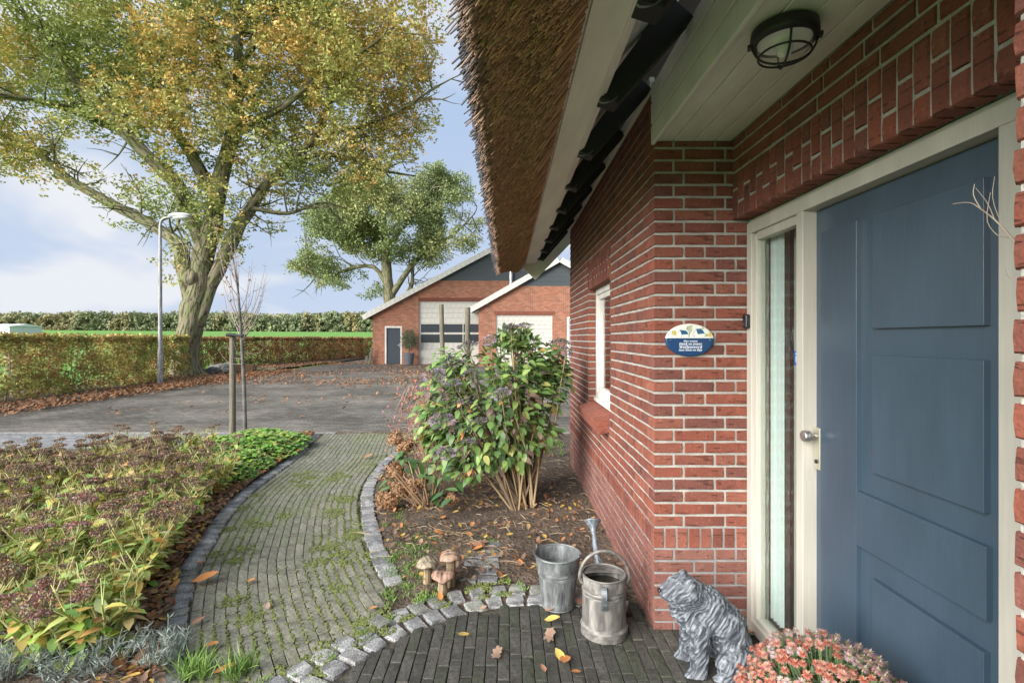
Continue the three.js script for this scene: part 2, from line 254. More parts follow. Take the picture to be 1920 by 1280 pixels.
{
  const R = rng(11), uC = V(1, 0, 0), nC = V(0, 0, 1), uB = V(0, 0, 1), nB = V(-1, 0, 0);
  // the mortar behind the bricks, with the walls' thickness
  const j = 0.006;                                              // how far the joints lie back
  const wallC = part('wall', box(XB + j, 1.45, -0.05, 2.80, ZC - j, ZC - 0.14), MAT.mortar, house);
  const plinth = part('plinth', [box(XB + j - 0.001, XF + 0.05, -0.05, 0.52, ZC - j + 0.001, ZC - 0.1), box(XB + j - 0.001, XB + 0.1, -0.05, 0.52, ZC - 0.1, ZE)], MAT.mortarDark, house);
  const Wz = [-3.69, -4.67], Wy = [0.905, 1.93];
  const wallB = part('wall', [box(XB + j, XB + 0.12, -0.05, Wy[0] - 0.01, ZC - 0.14, ZE), box(XB + j, XB + 0.12, Wy[1] + 0.03, 2.86, ZC - 0.14, ZE), box(XB + j, XB + 0.12, Wy[0] - 0.01, Wy[1] + 0.03, ZC - 0.14, Wz[0] - j + 0.012), box(XB + j, XB + 0.12, Wy[0] - 0.01, Wy[1] + 0.03, Wz[1] + j - 0.012, ZE)], MAT.mortar, house);
  const wallD = part('wall', [box(XW + j, 1.45, 2.085 + j, 2.80, ZC, -0.752)], MAT.mortar, house);
  const pier = part('pier', box(XB + j, 1.45, -0.05, 2.80, -0.752 + j, 0.8), MAT.mortar, house);
  part('gable_wall', box(XB + 0.12, 6, -0.05, 5.4, ZE + 0.15, ZE + 0.004), MAT.mortar, house);
  const rowsTop = (y) => rowsOf.filter((r) => r[0] < y);
  // wall facing the visitor, with the corner bonded into the long wall
  rowsOf.forEach(([y, h], i) => {
    if (y > 2.75) return; const top = Math.min(y + h, 2.752), H = top - y, c = y + H / 2, odd = i % 2;
    const cornerL = y < 0.5 ? (odd ? 0.199 : 0.095) : [0.095, 0.147][odd], cornerD = cornerL === 0.199 ? 0.095 : cornerL === 0.147 ? 0.095 : 0.199;
    let n = 0; if (y < 2.49) for (const [x, L] of courses(XB, XF + (y > 2.06 ? -0.012 : 0.012), R, cornerL)) { if (y > 2.06 && x > XW) continue; lay(wallC, uC, nC, V(x + L / 2, c, ZC), L, H, n++ === 0 ? cornerD : 0.03, R); }
    else lay(wallC, uC, nC, V(XB + 0.05, c, ZC), 0.1, H, cornerD, R);
    const z1 = ZC - cornerD - 0.012;                            // the long wall's row starts behind the corner brick
    const inWin = y + H > Wy[0] + 0.005 && y < Wy[1] - 0.01, inLint = y > Wy[1] - 0.02 && y < Wy[1] + 0.2, inSill = !inWin && y > 0.775 && y < Wy[0];
    const spans = inWin ? [[ZE, Wz[1]], [Wz[0], z1]] : inLint ? [[ZE, Wz[1] - 0.03], [Wz[0] + 0.03, z1]] : [[ZE, z1]];
    for (const [a, b] of spans) { const row = courses(-b, -a, R, b === Wz[0] ? undefined : 0.199 - 0.05 * (i % 3 === 0)); row.forEach(([s, L], k) => lay(wallB, uB, nB, V(XB, c, -(s + L / 2)), L, H, inWin && a === ZE && k === 0 ? 0.075 : 0.03, R)); }
  });
  for (let x = XB; x < XF - 0.02; x += 0.0605) lay(plinth, uC, nC, V(Math.min(x + 0.0245, XF - 0.02), 0.465, ZC), 0.0490, 0.099, x === XB ? 0.05 : 0.03, R);   // the upright course over the plinth
  for (let z = ZC - 0.0865; z > ZE; z -= 0.0605) lay(plinth, uB, nB, V(XB, 0.465, z), 0.049, 0.099, 0.03, R);
  // upright bricks over the window, two pieces to a column, and over the door
  const column = (wall, x, z, y0, k, D) => { const cut = k % 2 ? [0.0755, 0.145] : [0.145, 0.0755]; let y = y0; for (const h of cut) { lay(wall, uB, nB, V(x, y + h / 2, z), 0.049, h, D, R); y += h + 0.012; } };
  for (let z = Wz[1] - 0.005, k = 0; z < Wz[0] + 0.02; z += 0.0605, k++) column(wallB, XB, z, Wy[1], k, 0.07);
  for (let z = ZC + 0.030, k = 0; z < -0.77; z += 0.0604, k++) column(wallD, XW, z, 2.085, k, 0.073);
  for (const [y, H] of [[2.3305, 0.0505], [2.393, 0.0505], [2.4555, 0.036]]) for (const [s, L] of courses(0.76, -ZC - 0.005, R)) lay(wallD, uB, nB, V(XW, y + H / 2, -(s + L / 2)), L, H, 0.03, R);
  // the near pier
  rowsOf.forEach(([y, H], i) => { if (y < 2.7 && y + H < 2.77) for (const [s, L] of courses(-0.75, 0.7519, R)) { const e = Math.abs(s + L - 0.7519) < 1e-4; lay(pier, uB, nB, V(XB, y + H / 2, -(s + L / 2)), L, H, e ? 0.095 : 0.03, R); } });
  // the sill of bricks on edge, sloping out
  const sillMat = MAT.bricks[3];
  const sill = part('window_sill', box(XB + 0.001, XB + 0.075, 0.79, 0.895, Wz[0] - 0.012, Wz[1] + 0.012), MAT.mortarDark, house);
  part('mortar', box(-0.095, 0.10, -0.044, 0.043, Wz[1] + 0.02, Wz[0] - 0.07).rotateZ(0.22).translate(XB + 0.013, 0.848, 0), MAT.mortarDark, sill);
  for (let z = Wz[1] + 0.03, k = 0; z < Wz[0] - 0.01; z += 0.0605, k++) {
    const g = brickKind(0.199, 0.1, 0.05, R), b = part('brick', g, MAT.bricks[Math.floor(R() * 5)], sill); b.rotation.order = 'ZYX'; b.rotation.set(0, 0, 0.22); b.position.set(XB + 0.013, 0.848, z + 0.025);
  }
  // the nearest 300 bricks are pieces of their own, the rest joined wall by wall
  bricks.sort((a, b) => b.rank - a.rank);
  const rest = new Map();
  bricks.forEach((b, i) => {
    if (i < 300) { const m = part('brick', b.geo, b.mat, b.wall); m.applyMatrix4(b.m); } else { const k = b.wall.uuid + b.mat.uuid; if (!rest.has(k)) rest.set(k, { wall: b.wall, mat: b.mat, list: [] }); rest.get(k).list.push(b.geo.clone().applyMatrix4(b.m)); }
  });
  for (const r of rest.values()) stuffOf(part('brickwork', merge(r.list), r.mat, r.wall));

  // ---- window in the long wall: frame, sash, panes
  const win = part('window', [[Wy[0] + 0.045, Wy[1]]].flatMap(([a, b]) => [box(XB + 0.07, XB + 0.13, a, a + 0.05, Wz[1], Wz[0], 0.004), box(XB + 0.07, XB + 0.13, b - 0.05, b, Wz[1], Wz[0], 0.004), box(XB + 0.07, XB + 0.13, a + 0.05, b - 0.05, Wz[1], Wz[1] + 0.055, 0.004), box(XB + 0.07, XB + 0.13, a + 0.05, b - 0.05, Wz[0] - 0.055, Wz[0], 0.004)]), MAT.white, house);
  part('sash', [[1.0, 1.88]].flatMap(([a, b]) => [box(XB + 0.085, XB + 0.125, a, a + 0.045, Wz[1] + 0.055, Wz[0] - 0.055, 0.004), box(XB + 0.085, XB + 0.125, b - 0.045, b, Wz[1] + 0.055, Wz[0] - 0.055, 0.004), box(XB + 0.085, XB + 0.125, a + 0.045, b - 0.045, Wz[1] + 0.055, Wz[1] + 0.1, 0.004), box(XB + 0.085, XB + 0.125, a + 0.045, b - 0.045, Wz[0] - 0.1, Wz[0] - 0.055, 0.004)]), MAT.white, win);
  part('pane', box(XB + 0.105, XB + 0.109, 1.04, 1.84, Wz[1] + 0.09, Wz[0] - 0.09), MAT.glass, win);
  part('sill_board', box(XB + 0.05, XB + 0.12, Wy[0] + 0.012, Wy[0] + 0.044, Wz[1] + 0.001, Wz[0] - 0.001, 0.004), MAT.white, win);
  // room behind: floor, back, blind
  part('room', [box(XB + 0.121, 4, -0.1, 0, ZE + 0.15, ZC - 0.14), box(3.9, 4, 0, 2.8, ZE + 0.15, ZC - 0.14), box(XB + 0.121, 4, 2.8, 2.9, ZE + 0.15, ZC - 0.14), box(1.46, 4, 0, 2.8, ZC - 0.141, ZC - 0.16)], M([0.3, 0.28, 0.25], 0.9), house);

  // ---- porch ceiling and the boards above the opening
  const soffit = part('porch_ceiling', box(XB - 0.004, 1.3, 2.52, 2.58, ZC + 0.001, 0.6), MAT.cream, house);
  const xs = [0.757, 0.852, 0.958, 1.066, 1.1505];
  for (let i = 0; i < 4; i++) part('ceiling_board', [box(xs[i], xs[i + 1] - 0.0065, 2.490, 2.515, ZC + 0.004, 0.6, 0.003), box(xs[i + 1] - 0.0062, xs[i + 1] - 0.0015, 2.4935, 2.515, ZC + 0.004, 0.6, 0.0015)], MAT.cream, soffit);
  const band = part('porch_fascia', box(XB + 0.004, XB + 0.03, 2.49, 2.80, ZC + 0.001, 0.6), MAT.cream, house);
  [[2.471, 2.568], [2.574, 2.682], [2.688, 2.754]].forEach(([a, b]) => part('fascia_board', [box(XB - 0.016, XB + 0.003, a, b - 0.006, ZC + 0.001, 0.6, 0.003), box(XB - 0.013, XB + 0.003, b - 0.0055, b - 0.001, ZC + 0.001, 0.6, 0.0015)], MAT.cream, band));

  // ---- eaves: sloping boards, black rafter ends, gutter board, verge board
  const slope = 46.2 * Math.PI / 180, cs = Math.cos(slope), sn = Math.sin(slope), zEnd = -6.5;
  const along = (geo, x, y, z) => geo.applyMatrix4(new THREE.Matrix4().makeRotationZ(slope)).translate(x, y, z);
  const boarding = part('eaves_boarding', along(box(-0.05, 0.62, 0.115, 0.135, zEnd, 0.5), 0.405, 2.43, 0), MAT.white, house);
  for (let i = 0; i < 6; i++) part('eaves_board', along(box(-0.02 + i * 0.098, 0.07 + i * 0.098, 0.097, 0.1149, zEnd, 0.5, 0.003), 0.405, 2.43, 0), MAT.white, boarding);
  part('wall_trim', box(XB - 0.022, XB + 0.003, 2.757, 2.82, ZE, ZC, 0.003), MAT.cream, house);
  for (let k = -2; k < 8; k++) {
    const z = -(2.003 + 0.5795 * k), sh = new THREE.Shape([[0.442, 2.421], [0.737, 2.762], [0.652, 2.840], [0.362, 2.445]].map((p) => new THREE.Vector2(...p))), r = part('rafter_end', metreUV(new THREE.ExtrudeGeometry(sh, { depth: 0.08, bevelEnabled: true, bevelThickness: 0.003, bevelSize: 0.003, bevelSegments: 1 }).translate(0, 0, z - 0.085)), MAT.black, house);
    const lp = new Soup(), arc = []; for (let i = 0; i <= 10; i++) { const a = i / 10 * Math.PI; arc.push(V(0.402 - Math.cos(a) * 0.036, 2.433 - Math.sin(a) * 0.015 - 0.011 * -Math.cos(a) * -1, z + 0.003)); } lp.limb(arc, [0.0035, 0.0035], 6, undefined, 1);
    part('end_trim', lp.build(), MAT.zinc, r);
  }
  const gut = part('gutter_board', [box(0.243, 0.362, 2.436, 2.456, zEnd, 0.6, 0.003), box(0.362, 0.374, 2.440, 2.50, zEnd, 0.6, 0.003), box(0.374, 0.386, 2.446, 2.50, zEnd, 0.6, 0.003), box(0.386, 0.396, 2.454, 2.52, zEnd, 0.6, 0.003), box(0.23, 0.243, 2.445, 2.60, zEnd, 0.6, 0.003)], MAT.cream, house);
  part('verge_board', along(box(-0.13, 0.75, -0.16, 0.10, zEnd - 0.028, zEnd - 0.002, 0.004), 0.345, 2.44 , 0), MAT.cream, house);
  part('verge_soffit', along(box(-0.02, 0.75, 0.03, 0.06, zEnd, ZE - 0.002), 0.36, 2.44, 0), MAT.white, house);

  // ---- the thatch: a solid of straw and the reeds that end in its cut underside
  const prof = [[0.25, 2.462], [0.12, 2.425], [0.0, 2.385], [-0.04, 2.375], [-0.073, 2.41], [-0.088, 2.47], [-0.048, 2.56], [2.6, 5.41], [2.9, 5.3], [0.43, 2.76]];
  const th = new THREE.Shape(prof.map((p) => new THREE.Vector2(...p))), body = new THREE.ExtrudeGeometry(th, { depth: 7.4, bevelEnabled: false }); body.translate(0, 0, zEnd - 0.1);
  const straw = M([0.20, 0.11, 0.06], 0.95, T.wood, 0.01);
  const thatch = part('thatched_roof', metreUV(body), straw, house);
  const reedG = new THREE.CylinderGeometry(0.0022, 0.0028, 1, 4, 1, false); reedG.translate(0, 0.5, 0);   // grows from the solid outwards
  const list = [], tints = [], RR = rng(77), segs = [[0.25, 2.462], [0.12, 2.425], [0.0, 2.385], [-0.04, 2.375], [-0.073, 2.41], [-0.088, 2.47], [-0.048, 2.56]];
  const lens = []; let tot = 0; for (let i = 0; i < 6; i++) { lens.push(Math.hypot(segs[i + 1][0] - segs[i][0], segs[i + 1][1] - segs[i][1])); tot += lens[i]; }
  const down = V(-cs, -sn, 0);
  for (let i = 0; i < 120000; i++) {
    let s = RR() * tot, k = 0; while (k < 5 && s > lens[k]) s -= lens[k++];
    const f = s / lens[k], x = lerp(segs[k][0], segs[k + 1][0], f), y = lerp(segs[k][1], segs[k + 1][1], f), z = zEnd - 0.09 + Math.pow(RR(), 1.25) * -zEnd * 1.02;
    const u = clamp((0.25 - x) / 0.355), clump = noise3(x * 9, y * 9, z * 11, 5), d = down.clone().add(V((RR() - 0.5) * 0.26, (RR() - 0.5) * 0.26, (RR() - 0.5) * 0.30 + (noise3(x * 4, 1, z * 3, 8) - 0.5) * 0.5)).normalize();
    if (u > 0.8) d.add(V(-0.35 * (u - 0.8), -0.3 * (u - 0.8), (RR() - 0.5) * 0.5)).normalize();
    const L = lerp(0.085, 0.035, sstep(0, 0.5, u)) * (0.5 + RR()) + clump * 0.03 + (u > 0.82 ? 0.005 + RR() * 0.025 : 0) + (RR() < 0.03 ? RR() * 0.05 : 0);
    list.push(new THREE.Matrix4().compose(V(x, y, z).addScaledVector(d, -0.02), new THREE.Quaternion().setFromUnitVectors(V(0, 1, 0), d), V(1 + RR() * 0.6, L + 0.02, 1 + RR() * 0.6)));
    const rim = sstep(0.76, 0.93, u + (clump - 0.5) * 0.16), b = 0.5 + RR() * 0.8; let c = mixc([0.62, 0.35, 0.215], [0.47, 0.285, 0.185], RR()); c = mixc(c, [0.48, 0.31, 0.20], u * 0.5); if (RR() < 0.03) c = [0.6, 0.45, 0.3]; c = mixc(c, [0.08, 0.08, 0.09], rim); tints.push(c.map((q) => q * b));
  }
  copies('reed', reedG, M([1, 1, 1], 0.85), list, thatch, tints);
}

// ---- the door, its frame and the sidelight
{
  const fr = part('door_frame', [
    box(XF, XF + 0.09, 2.012, 2.068, ZC + 0.002, -0.80, 0.003),                                     // head
    box(XF, XF + 0.09, 0.0, 2.012, ZC + 0.002, -2.535, 0.003),                                     // far post
    box(XF, XF + 0.10, 0.0, 2.012, -2.142, -2.094, 0.003),                                         // between sidelight and door
    box(XF, XF + 0.10, 0.0, 2.012, -1.262, -0.80, 0.003),                                          // near post
    box(XF, XF + 0.09, 0.02, 0.078, -2.535, -2.142, 0.003)], MAT.frame, house);
  part('head_board', box(XF + 0.012, XF + 0.1, 2.0685, 2.084, ZC + 0.002, -0.76), MAT.frame, fr);
  part('glazing_bead', [[-2.535, -2.508], [-2.16, -2.142]].map(([a, b]) => box(XF + 0.014, XF + 0.06, 0.09, 2.0, a + 0.0005, b - 0.0005, 0.004)).concat([box(XF + 0.014, XF + 0.06, 1.972, 2.0119, -2.508, -2.16, 0.004), box(XF + 0.014, XF + 0.06, 0.0781, 0.1, -2.508, -2.16, 0.004)]), MAT.frame, fr);
  const rip = M([0.93, 0.97, 0.96], 0.06, T.ripple, 0.004, { transmission: 1, thickness: 0 }); rip.map = null;
  part('sidelight_pane', box(XF + 0.032, XF + 0.036, 0.095, 1.98, -2.512, -2.156), rip, fr);
  part('window_sticker', new THREE.PlaneGeometry(0.042, 0.062).rotateY(-Math.PI / 2).translate(XF + 0.029, 1.40, -2.186), (() => { const c = document.createElement('canvas'); c.width = 64; c.height = 96; const x = c.getContext('2d'); x.fillStyle = '#1d5fae'; x.fillRect(0, 0, 64, 96); x.fillStyle = '#dfe9f5'; x.fillRect(16, 14, 12, 10); x.fillRect(14, 36, 40, 7); x.fillRect(14, 48, 46, 7); x.fillRect(14, 60, 32, 6); x.fillRect(14, 72, 20, 4); const t = new THREE.CanvasTexture(c); t.colorSpace = THREE.SRGBColorSpace; return new THREE.MeshStandardMaterial({ map: t, roughness: 0.4 }); })(), fr);
  // the hall: dark, a pale curtain inside the sidelight
  part('hall', [box(XF + 0.1, 4, -0.1, 0.0, ZC - 0.139, 0.8), box(3.9, 4, 0, 2.6, ZC - 0.139, 0.8), box(1.451, 4, 2.45, 2.55, ZC - 0.139, 0.8), box(1.451, 4, 0, 2.45, 0.7, 0.8), box(1.46, 4, 0, 2.45, ZC - 0.139, ZC - 0.125)], M([0.22, 0.20, 0.18], 0.9), house);
  const cs = new Soup(), n = 26; for (let i = 0; i < n; i++) { const a = i / n, b = (i + 1) / n, f = (t) => XF + 0.10 + 0.012 * Math.sin(t * 26) + 0.006 * Math.sin(t * 61), z = (t) => lerp(-2.53, -2.42, t); const q = [[f(a), z(a)], [f(b), z(b)]]; const p0 = cs.v(V(q[0][0], 0.1, q[0][1])), p1 = cs.v(V(q[1][0], 0.1, q[1][1])), p2 = cs.v(V(q[1][0], 2.0, q[1][1])), p3 = cs.v(V(q[0][0], 2.0, q[0][1])); cs.quad(p0, p1, p2, p3); }
  part('curtain', cs.build(), new THREE.MeshPhysicalMaterial({ color: rgb(0.75, 0.82, 0.80), roughness: 0.95, transmission: 0.3, thickness: 0, side: THREE.DoubleSide }), house);

  const sc = new Soup(); { let pv = null; for (let i = 0; i <= 60; i++) { const t = i / 60, z = lerp(-2.44, -2.12, t), x = XF + 0.16 + 0.010 * Math.sin(t * 47) + 0.007 * Math.sin(t * 101 + 1), q = [sc.v(V(x, 0.1, z)), sc.v(V(x, 2.0, z))]; if (pv) sc.quad(pv[0], q[0], q[1], pv[1]); pv = q; } }
  part('curtain', sc.build(), new THREE.MeshPhysicalMaterial({ color: rgb(0.42, 0.40, 0.36), roughness: 0.95, transmission: 0.25, thickness: 0, side: THREE.DoubleSide }), house, 'grey beige drape behind the pale curtain');
  const z0 = -2.092, z1 = -1.264, door = part('door', box(XD, XD + 0.05, 0.045, 2.008, z0, z1, 0.002), MAT.blue, house);
  const raise = (name, a, b, c, d, t = 0.019, base = 0) => part(name, box(XD - base - t, XD - base + 0.002, c, d, a, b, 0.0015), MAT.blue, door);
  raise('door_panel', -2.035, -1.826, 0.16, 1.911);                             // the stile by the lock
  raise('door_rail', -1.825, -1.332, 0.742, 0.937, 0.0185);
  raise('door_panel', -1.748, -1.338, 1.52, 1.911); raise('door_panel', -1.748, -1.338, 1.023, 1.428); raise('door_panel', -1.748, -1.338, 0.16, 0.656);
  const lock = part('lock_plate', box(XD - 0.016, XD + 0.001, 0.952, 1.122, -2.082, -2.044, 0.003), M([0.62, 0.60, 0.50], 0.38, null, 0, { metalness: 0.75 }), door);
  const knob = new THREE.LatheGeometry([[0, 0], [0.011, 0], [0.010, 0.018], [0.012, 0.026], [0.022, 0.032], [0.0245, 0.042], [0.023, 0.054], [0.018, 0.059], [0.0, 0.060]].map((p) => new THREE.Vector2(...p)), 28).rotateZ(Math.PI / 2).translate(XD - 0.016, 1.088, -2.063);
  part('door_knob', knob, MAT.steel, door);
  part('key_cylinder', new THREE.CylinderGeometry(0.008, 0.008, 0.008, 16).rotateZ(Math.PI / 2).translate(XD - 0.018, 0.985, -2.063), MAT.blackGloss, lock);
  part('threshold', box(XF - 0.03, XF + 0.1, -0.02, 0.04, -2.094, -1.262, 0.004), M([0.33, 0.32, 0.30], 0.8, T.granite, 0.002), house);
}
// ================================================================ the ground
const smooth = (pts, n) => { const c = new THREE.CatmullRomCurve3(pts.map(([x, d]) => V(x, 0, -d)), false, 'centripetal'); return c.getSpacedPoints(n); };
const leftEdge = [[-0.55, 0.95], [-1.0, 1.6], [-1.385, 2.185], [-1.655, 2.63], [-1.94, 3.187], [-2.13, 3.715], [-2.325, 4.334], [-2.44, 4.86], [-2.512, 5.536], [-2.57, 6.192], [-2.70, 7.0], [-2.85, 7.93]];
const rightEdge = [[-0.70, 3.0], [-0.752, 3.106], [-0.909, 3.43], [-1.079, 3.868], [-1.207, 4.233], [-1.413, 4.99], [-1.466, 5.45], [-1.499, 6.30], [-1.36, 7.1], [-0.95, 7.93]];
const rowOne = [[-1.55, 1.55], [-1.25, 1.85], [-0.917, 2.27], [-0.774, 2.485], [-0.657, 2.669], [-0.532, 2.763], [-0.41, 2.845], [-0.28, 2.92], [-0.144, 2.966], [-0.022, 2.998], [0.10, 3.0], [0.186, 3.0], [0.40, 2.98], [0.60, 2.95], [0.74, 2.92]];
const rowTwo = [[-1.40, 1.40], [-1.08, 1.78], [-0.86, 2.13], [-0.724, 2.357], [-0.593, 2.539], [-0.424, 2.689], [-0.2265, 2.795], [-0.021, 2.872], [0.19, 2.878], [0.42, 2.86], [0.62, 2.83], [0.74, 2.80]];
const L_ = smooth(leftEdge, 160), R_ = smooth(rightEdge, 160), A_ = smooth(rowOne, 120), B_ = smooth(rowTwo, 120);
const xz = (l) => l.map((p) => [p.x, p.z]);
const pathPoly = [...xz(L_), ...xz(R_).reverse(), ...xz(A_).reverse().filter((p) => p[0] < -0.66)];
const terracePoly = [...xz(B_).map(([x, z]) => [x + 0.03, z + 0.055]), [0.752, -2.8], [0.752, -2.585], [1.30, -2.585], [1.30, 0.9], [-2.6, 0.9], [-2.2, -0.6]];
const distTo = (x, z, l) => { let m = 9; for (const p of l) { const d = Math.hypot(p.x - x, p.z - z); if (d < m) m = d; } return m; };
const hillAt = (x, z) => { const d = -z; return 5.2 * sstep(60, 320, Math.hypot(Math.min(x + 4, 0), d)) * sstep(30, 90, d); };
{ // one sheet to the horizon: meadow, level round the house, rising a little beyond the farm
  const xs = [-700, -500, -350, -240, -160, -110, -75, -50, -32, -20, -12, -6, 0, 6, 14, 30, 60, 110, 200, 350, 600], zs = [80, 30, 8, 0, -8, -16, -24, -32, -42, -54, -68, -84, -104, -128, -156, -190, -230, -270, -310, -360, -430, -540, -700], s = new Soup();
  zs.forEach((z) => xs.forEach((x) => s.v(V(x, hillAt(x, z) - 0.06, z), x, z)));
  for (let j = 0; j < zs.length - 1; j++) for (let i = 0; i < xs.length - 1; i++) { const a = j * xs.length + i; s.quad(a, a + 1, a + xs.length + 1, a + xs.length); }
  const g = s.build(); g.computeVertexNormals();
  struct('field', g, M([0.30, 0.50, 0.14], 0.95, T.grass, 0.03));
}
const flat = (poly, y, k = 1) => { const sh = new THREE.Shape(poly.map(([x, z]) => new THREE.Vector2(x, -z))), g = new THREE.ShapeGeometry(sh, 1); g.rotateX(-Math.PI / 2); g.translate(0, y, 0); return metreUV(g, k); };
struct('road', flat([[-10.28, -8.05], [40, -8.05], [40, -60], [-9, -60], [-10.1, -40], [-10.4, -19.4], [-10.28, -14]], -0.012), M([0.38, 0.355, 0.32], 0.9, T.road, 0.006));
struct('road', flat([[-10.28, -8.05], [-10.28, -14], [-10.4, -19.4], [-10.5, -23], [-10.28, -8.05]].slice(0, 1).concat([[-40, -8.05], [-40, -9.4], [-10.28, -9.4]]), -0.014), M([0.38, 0.355, 0.32], 0.9, T.road, 0.006));
struct('pavement', flat([[-30, -6.2], [-2.74, -6.9], [-2.9, -7.94], [-30, -7.94]], -0.006), M([0.47, 0.48, 0.49], 0.9, T.strip, 0.004));
struct('kerb_line', box(-30, 6, -0.1, -0.001, -8.048, -7.945, 0.006), M([0.60, 0.59, 0.56], 0.9, T.granite, 0.003));
{ const k = part('kerb', box(-10.42, -10.28, -0.1, 0.08, -19.5, -9.4, 0.015), M([0.33, 0.31, 0.28], 0.95, T.granite, 0.004)); k.userData.kind = 'structure';
  struct('verge', (() => { const s = new Soup(), R = rng(8); for (let j = 0; j <= 40; j++) for (let i = 0; i <= 12; i++) { const z = -8 - j * 0.9, x = lerp(-13.6, j > 12 ? -10.9 + (j > 24 ? 0.4 : 0) : -10.42, i / 12); s.v(V(x, 0.02 + 0.03 * fbm(x * 2, z * 2, 3, 0, 6), z), x, z); } for (let j = 0; j < 40; j++) for (let i = 0; i < 12; i++) { const a = j * 13 + i; s.quad(a, a + 1, a + 14, a + 13); } return s.build(); })(), MAT.soil); }
{ // garden soil, sunk under the paving
  const s = new Soup(), nx = 260, nz = 170, X0 = -10, X1 = 0.78, Z0 = -1.2, Z1 = -8.0, P = (i, j) => [lerp(X0, X1, i / nx), lerp(Z0, Z1, j / nz)];
  for (let j = 0; j <= nz; j++) for (let i = 0; i <= nx; i++) { const [x, z] = P(i, j); const paved = inPoly(x, z, pathPoly) || inPoly(x, z, terracePoly) || Math.min(distTo(x, z, L_), distTo(x, z, R_), distTo(x, z, A_), distTo(x, z, B_)) < 0.135 || (x < -2.7 && z < -6.1); s.v(V(x, paved ? -0.0125 : 0.004 + 0.035 * (fbm(x * 3, z * 3, 3, 0, 3) - 0.4) + 0.02 * (fbm(x * 13, z * 13, 2, 0, 4) - 0.5), z), x, z); }
  for (let j = 0; j < nz; j++) for (let i = 0; i < nx; i++) { const a = j * (nx + 1) + i; s.quad(a, a + 1, a + nx + 2, a + nx + 1); }
  struct('garden_soil', s.build(), MAT.soil);
}
struct('verge', flat([[0.781, -6.02], [7, -6.02], [7, -7.94], [0.781, -7.94]], -0.002), MAT.soil);
struct('path_bed', flat(pathPoly, -0.007), M([0.15, 0.15, 0.095], 0.97, T.soil, 0.006));
struct('terrace_bed', flat(terracePoly, -0.0075), M([0.09, 0.09, 0.07], 0.97, T.soil, 0.006));

function flatPiece(m, x, y, z, heading, R, tilt = 0.02) { m.position.set(x, y, z); m.rotation.set(0, 0, 0); m.quaternion.copy(new THREE.Quaternion().setFromEuler(new THREE.Euler(-Math.PI / 2 + (R() - 0.5) * tilt, (R() - 0.5) * tilt, 0))).premultiply(new THREE.Quaternion().setFromAxisAngle(V(0, 1, 0), heading)); }
const pieces = (name, restName, parent, list, limit = 300) => {   // the nearest as pieces of their own, the rest joined
  list.forEach((b) => { const d = Math.hypot(b.x, b.z, EYE), px = CX + F * b.x / -b.z, py = CY + F * EYE / -b.z; b.rank = b.z < -0.3 && px > -30 && px < 1950 && py < 1310 ? 1 / d : 0; });
  list.sort((a, b) => b.rank - a.rank); const rest = new Map();
  list.forEach((b, i) => { const o = new THREE.Mesh(b.geo, b.mat); flatPiece(o, b.x, b.y, b.z, b.turn, b.R, b.tilt); if (b.sx) o.scale.x = b.sx; o.updateMatrix(); if (i < limit) { o.name = name; shade(o); parent.add(o); } else { if (!rest.has(b.mat)) rest.set(b.mat, []); rest.get(b.mat).push(b.geo.clone().applyMatrix4(o.matrix)); } });
  for (const [m, l] of rest) stuffOf(part(restName, merge(l), m, parent));
};
const paveR = rng(31), paverKinds = [1, 2, 3, 4, 5].map((s) => brickGeo(0.204, 0.0520, 0.035, 900 + s, 0.003, 0.003)), halfPavers = [1, 2, 3].map((s) => brickGeo(0.1, 0.0495, 0.035, 940 + s, 0.003, 0.0035));
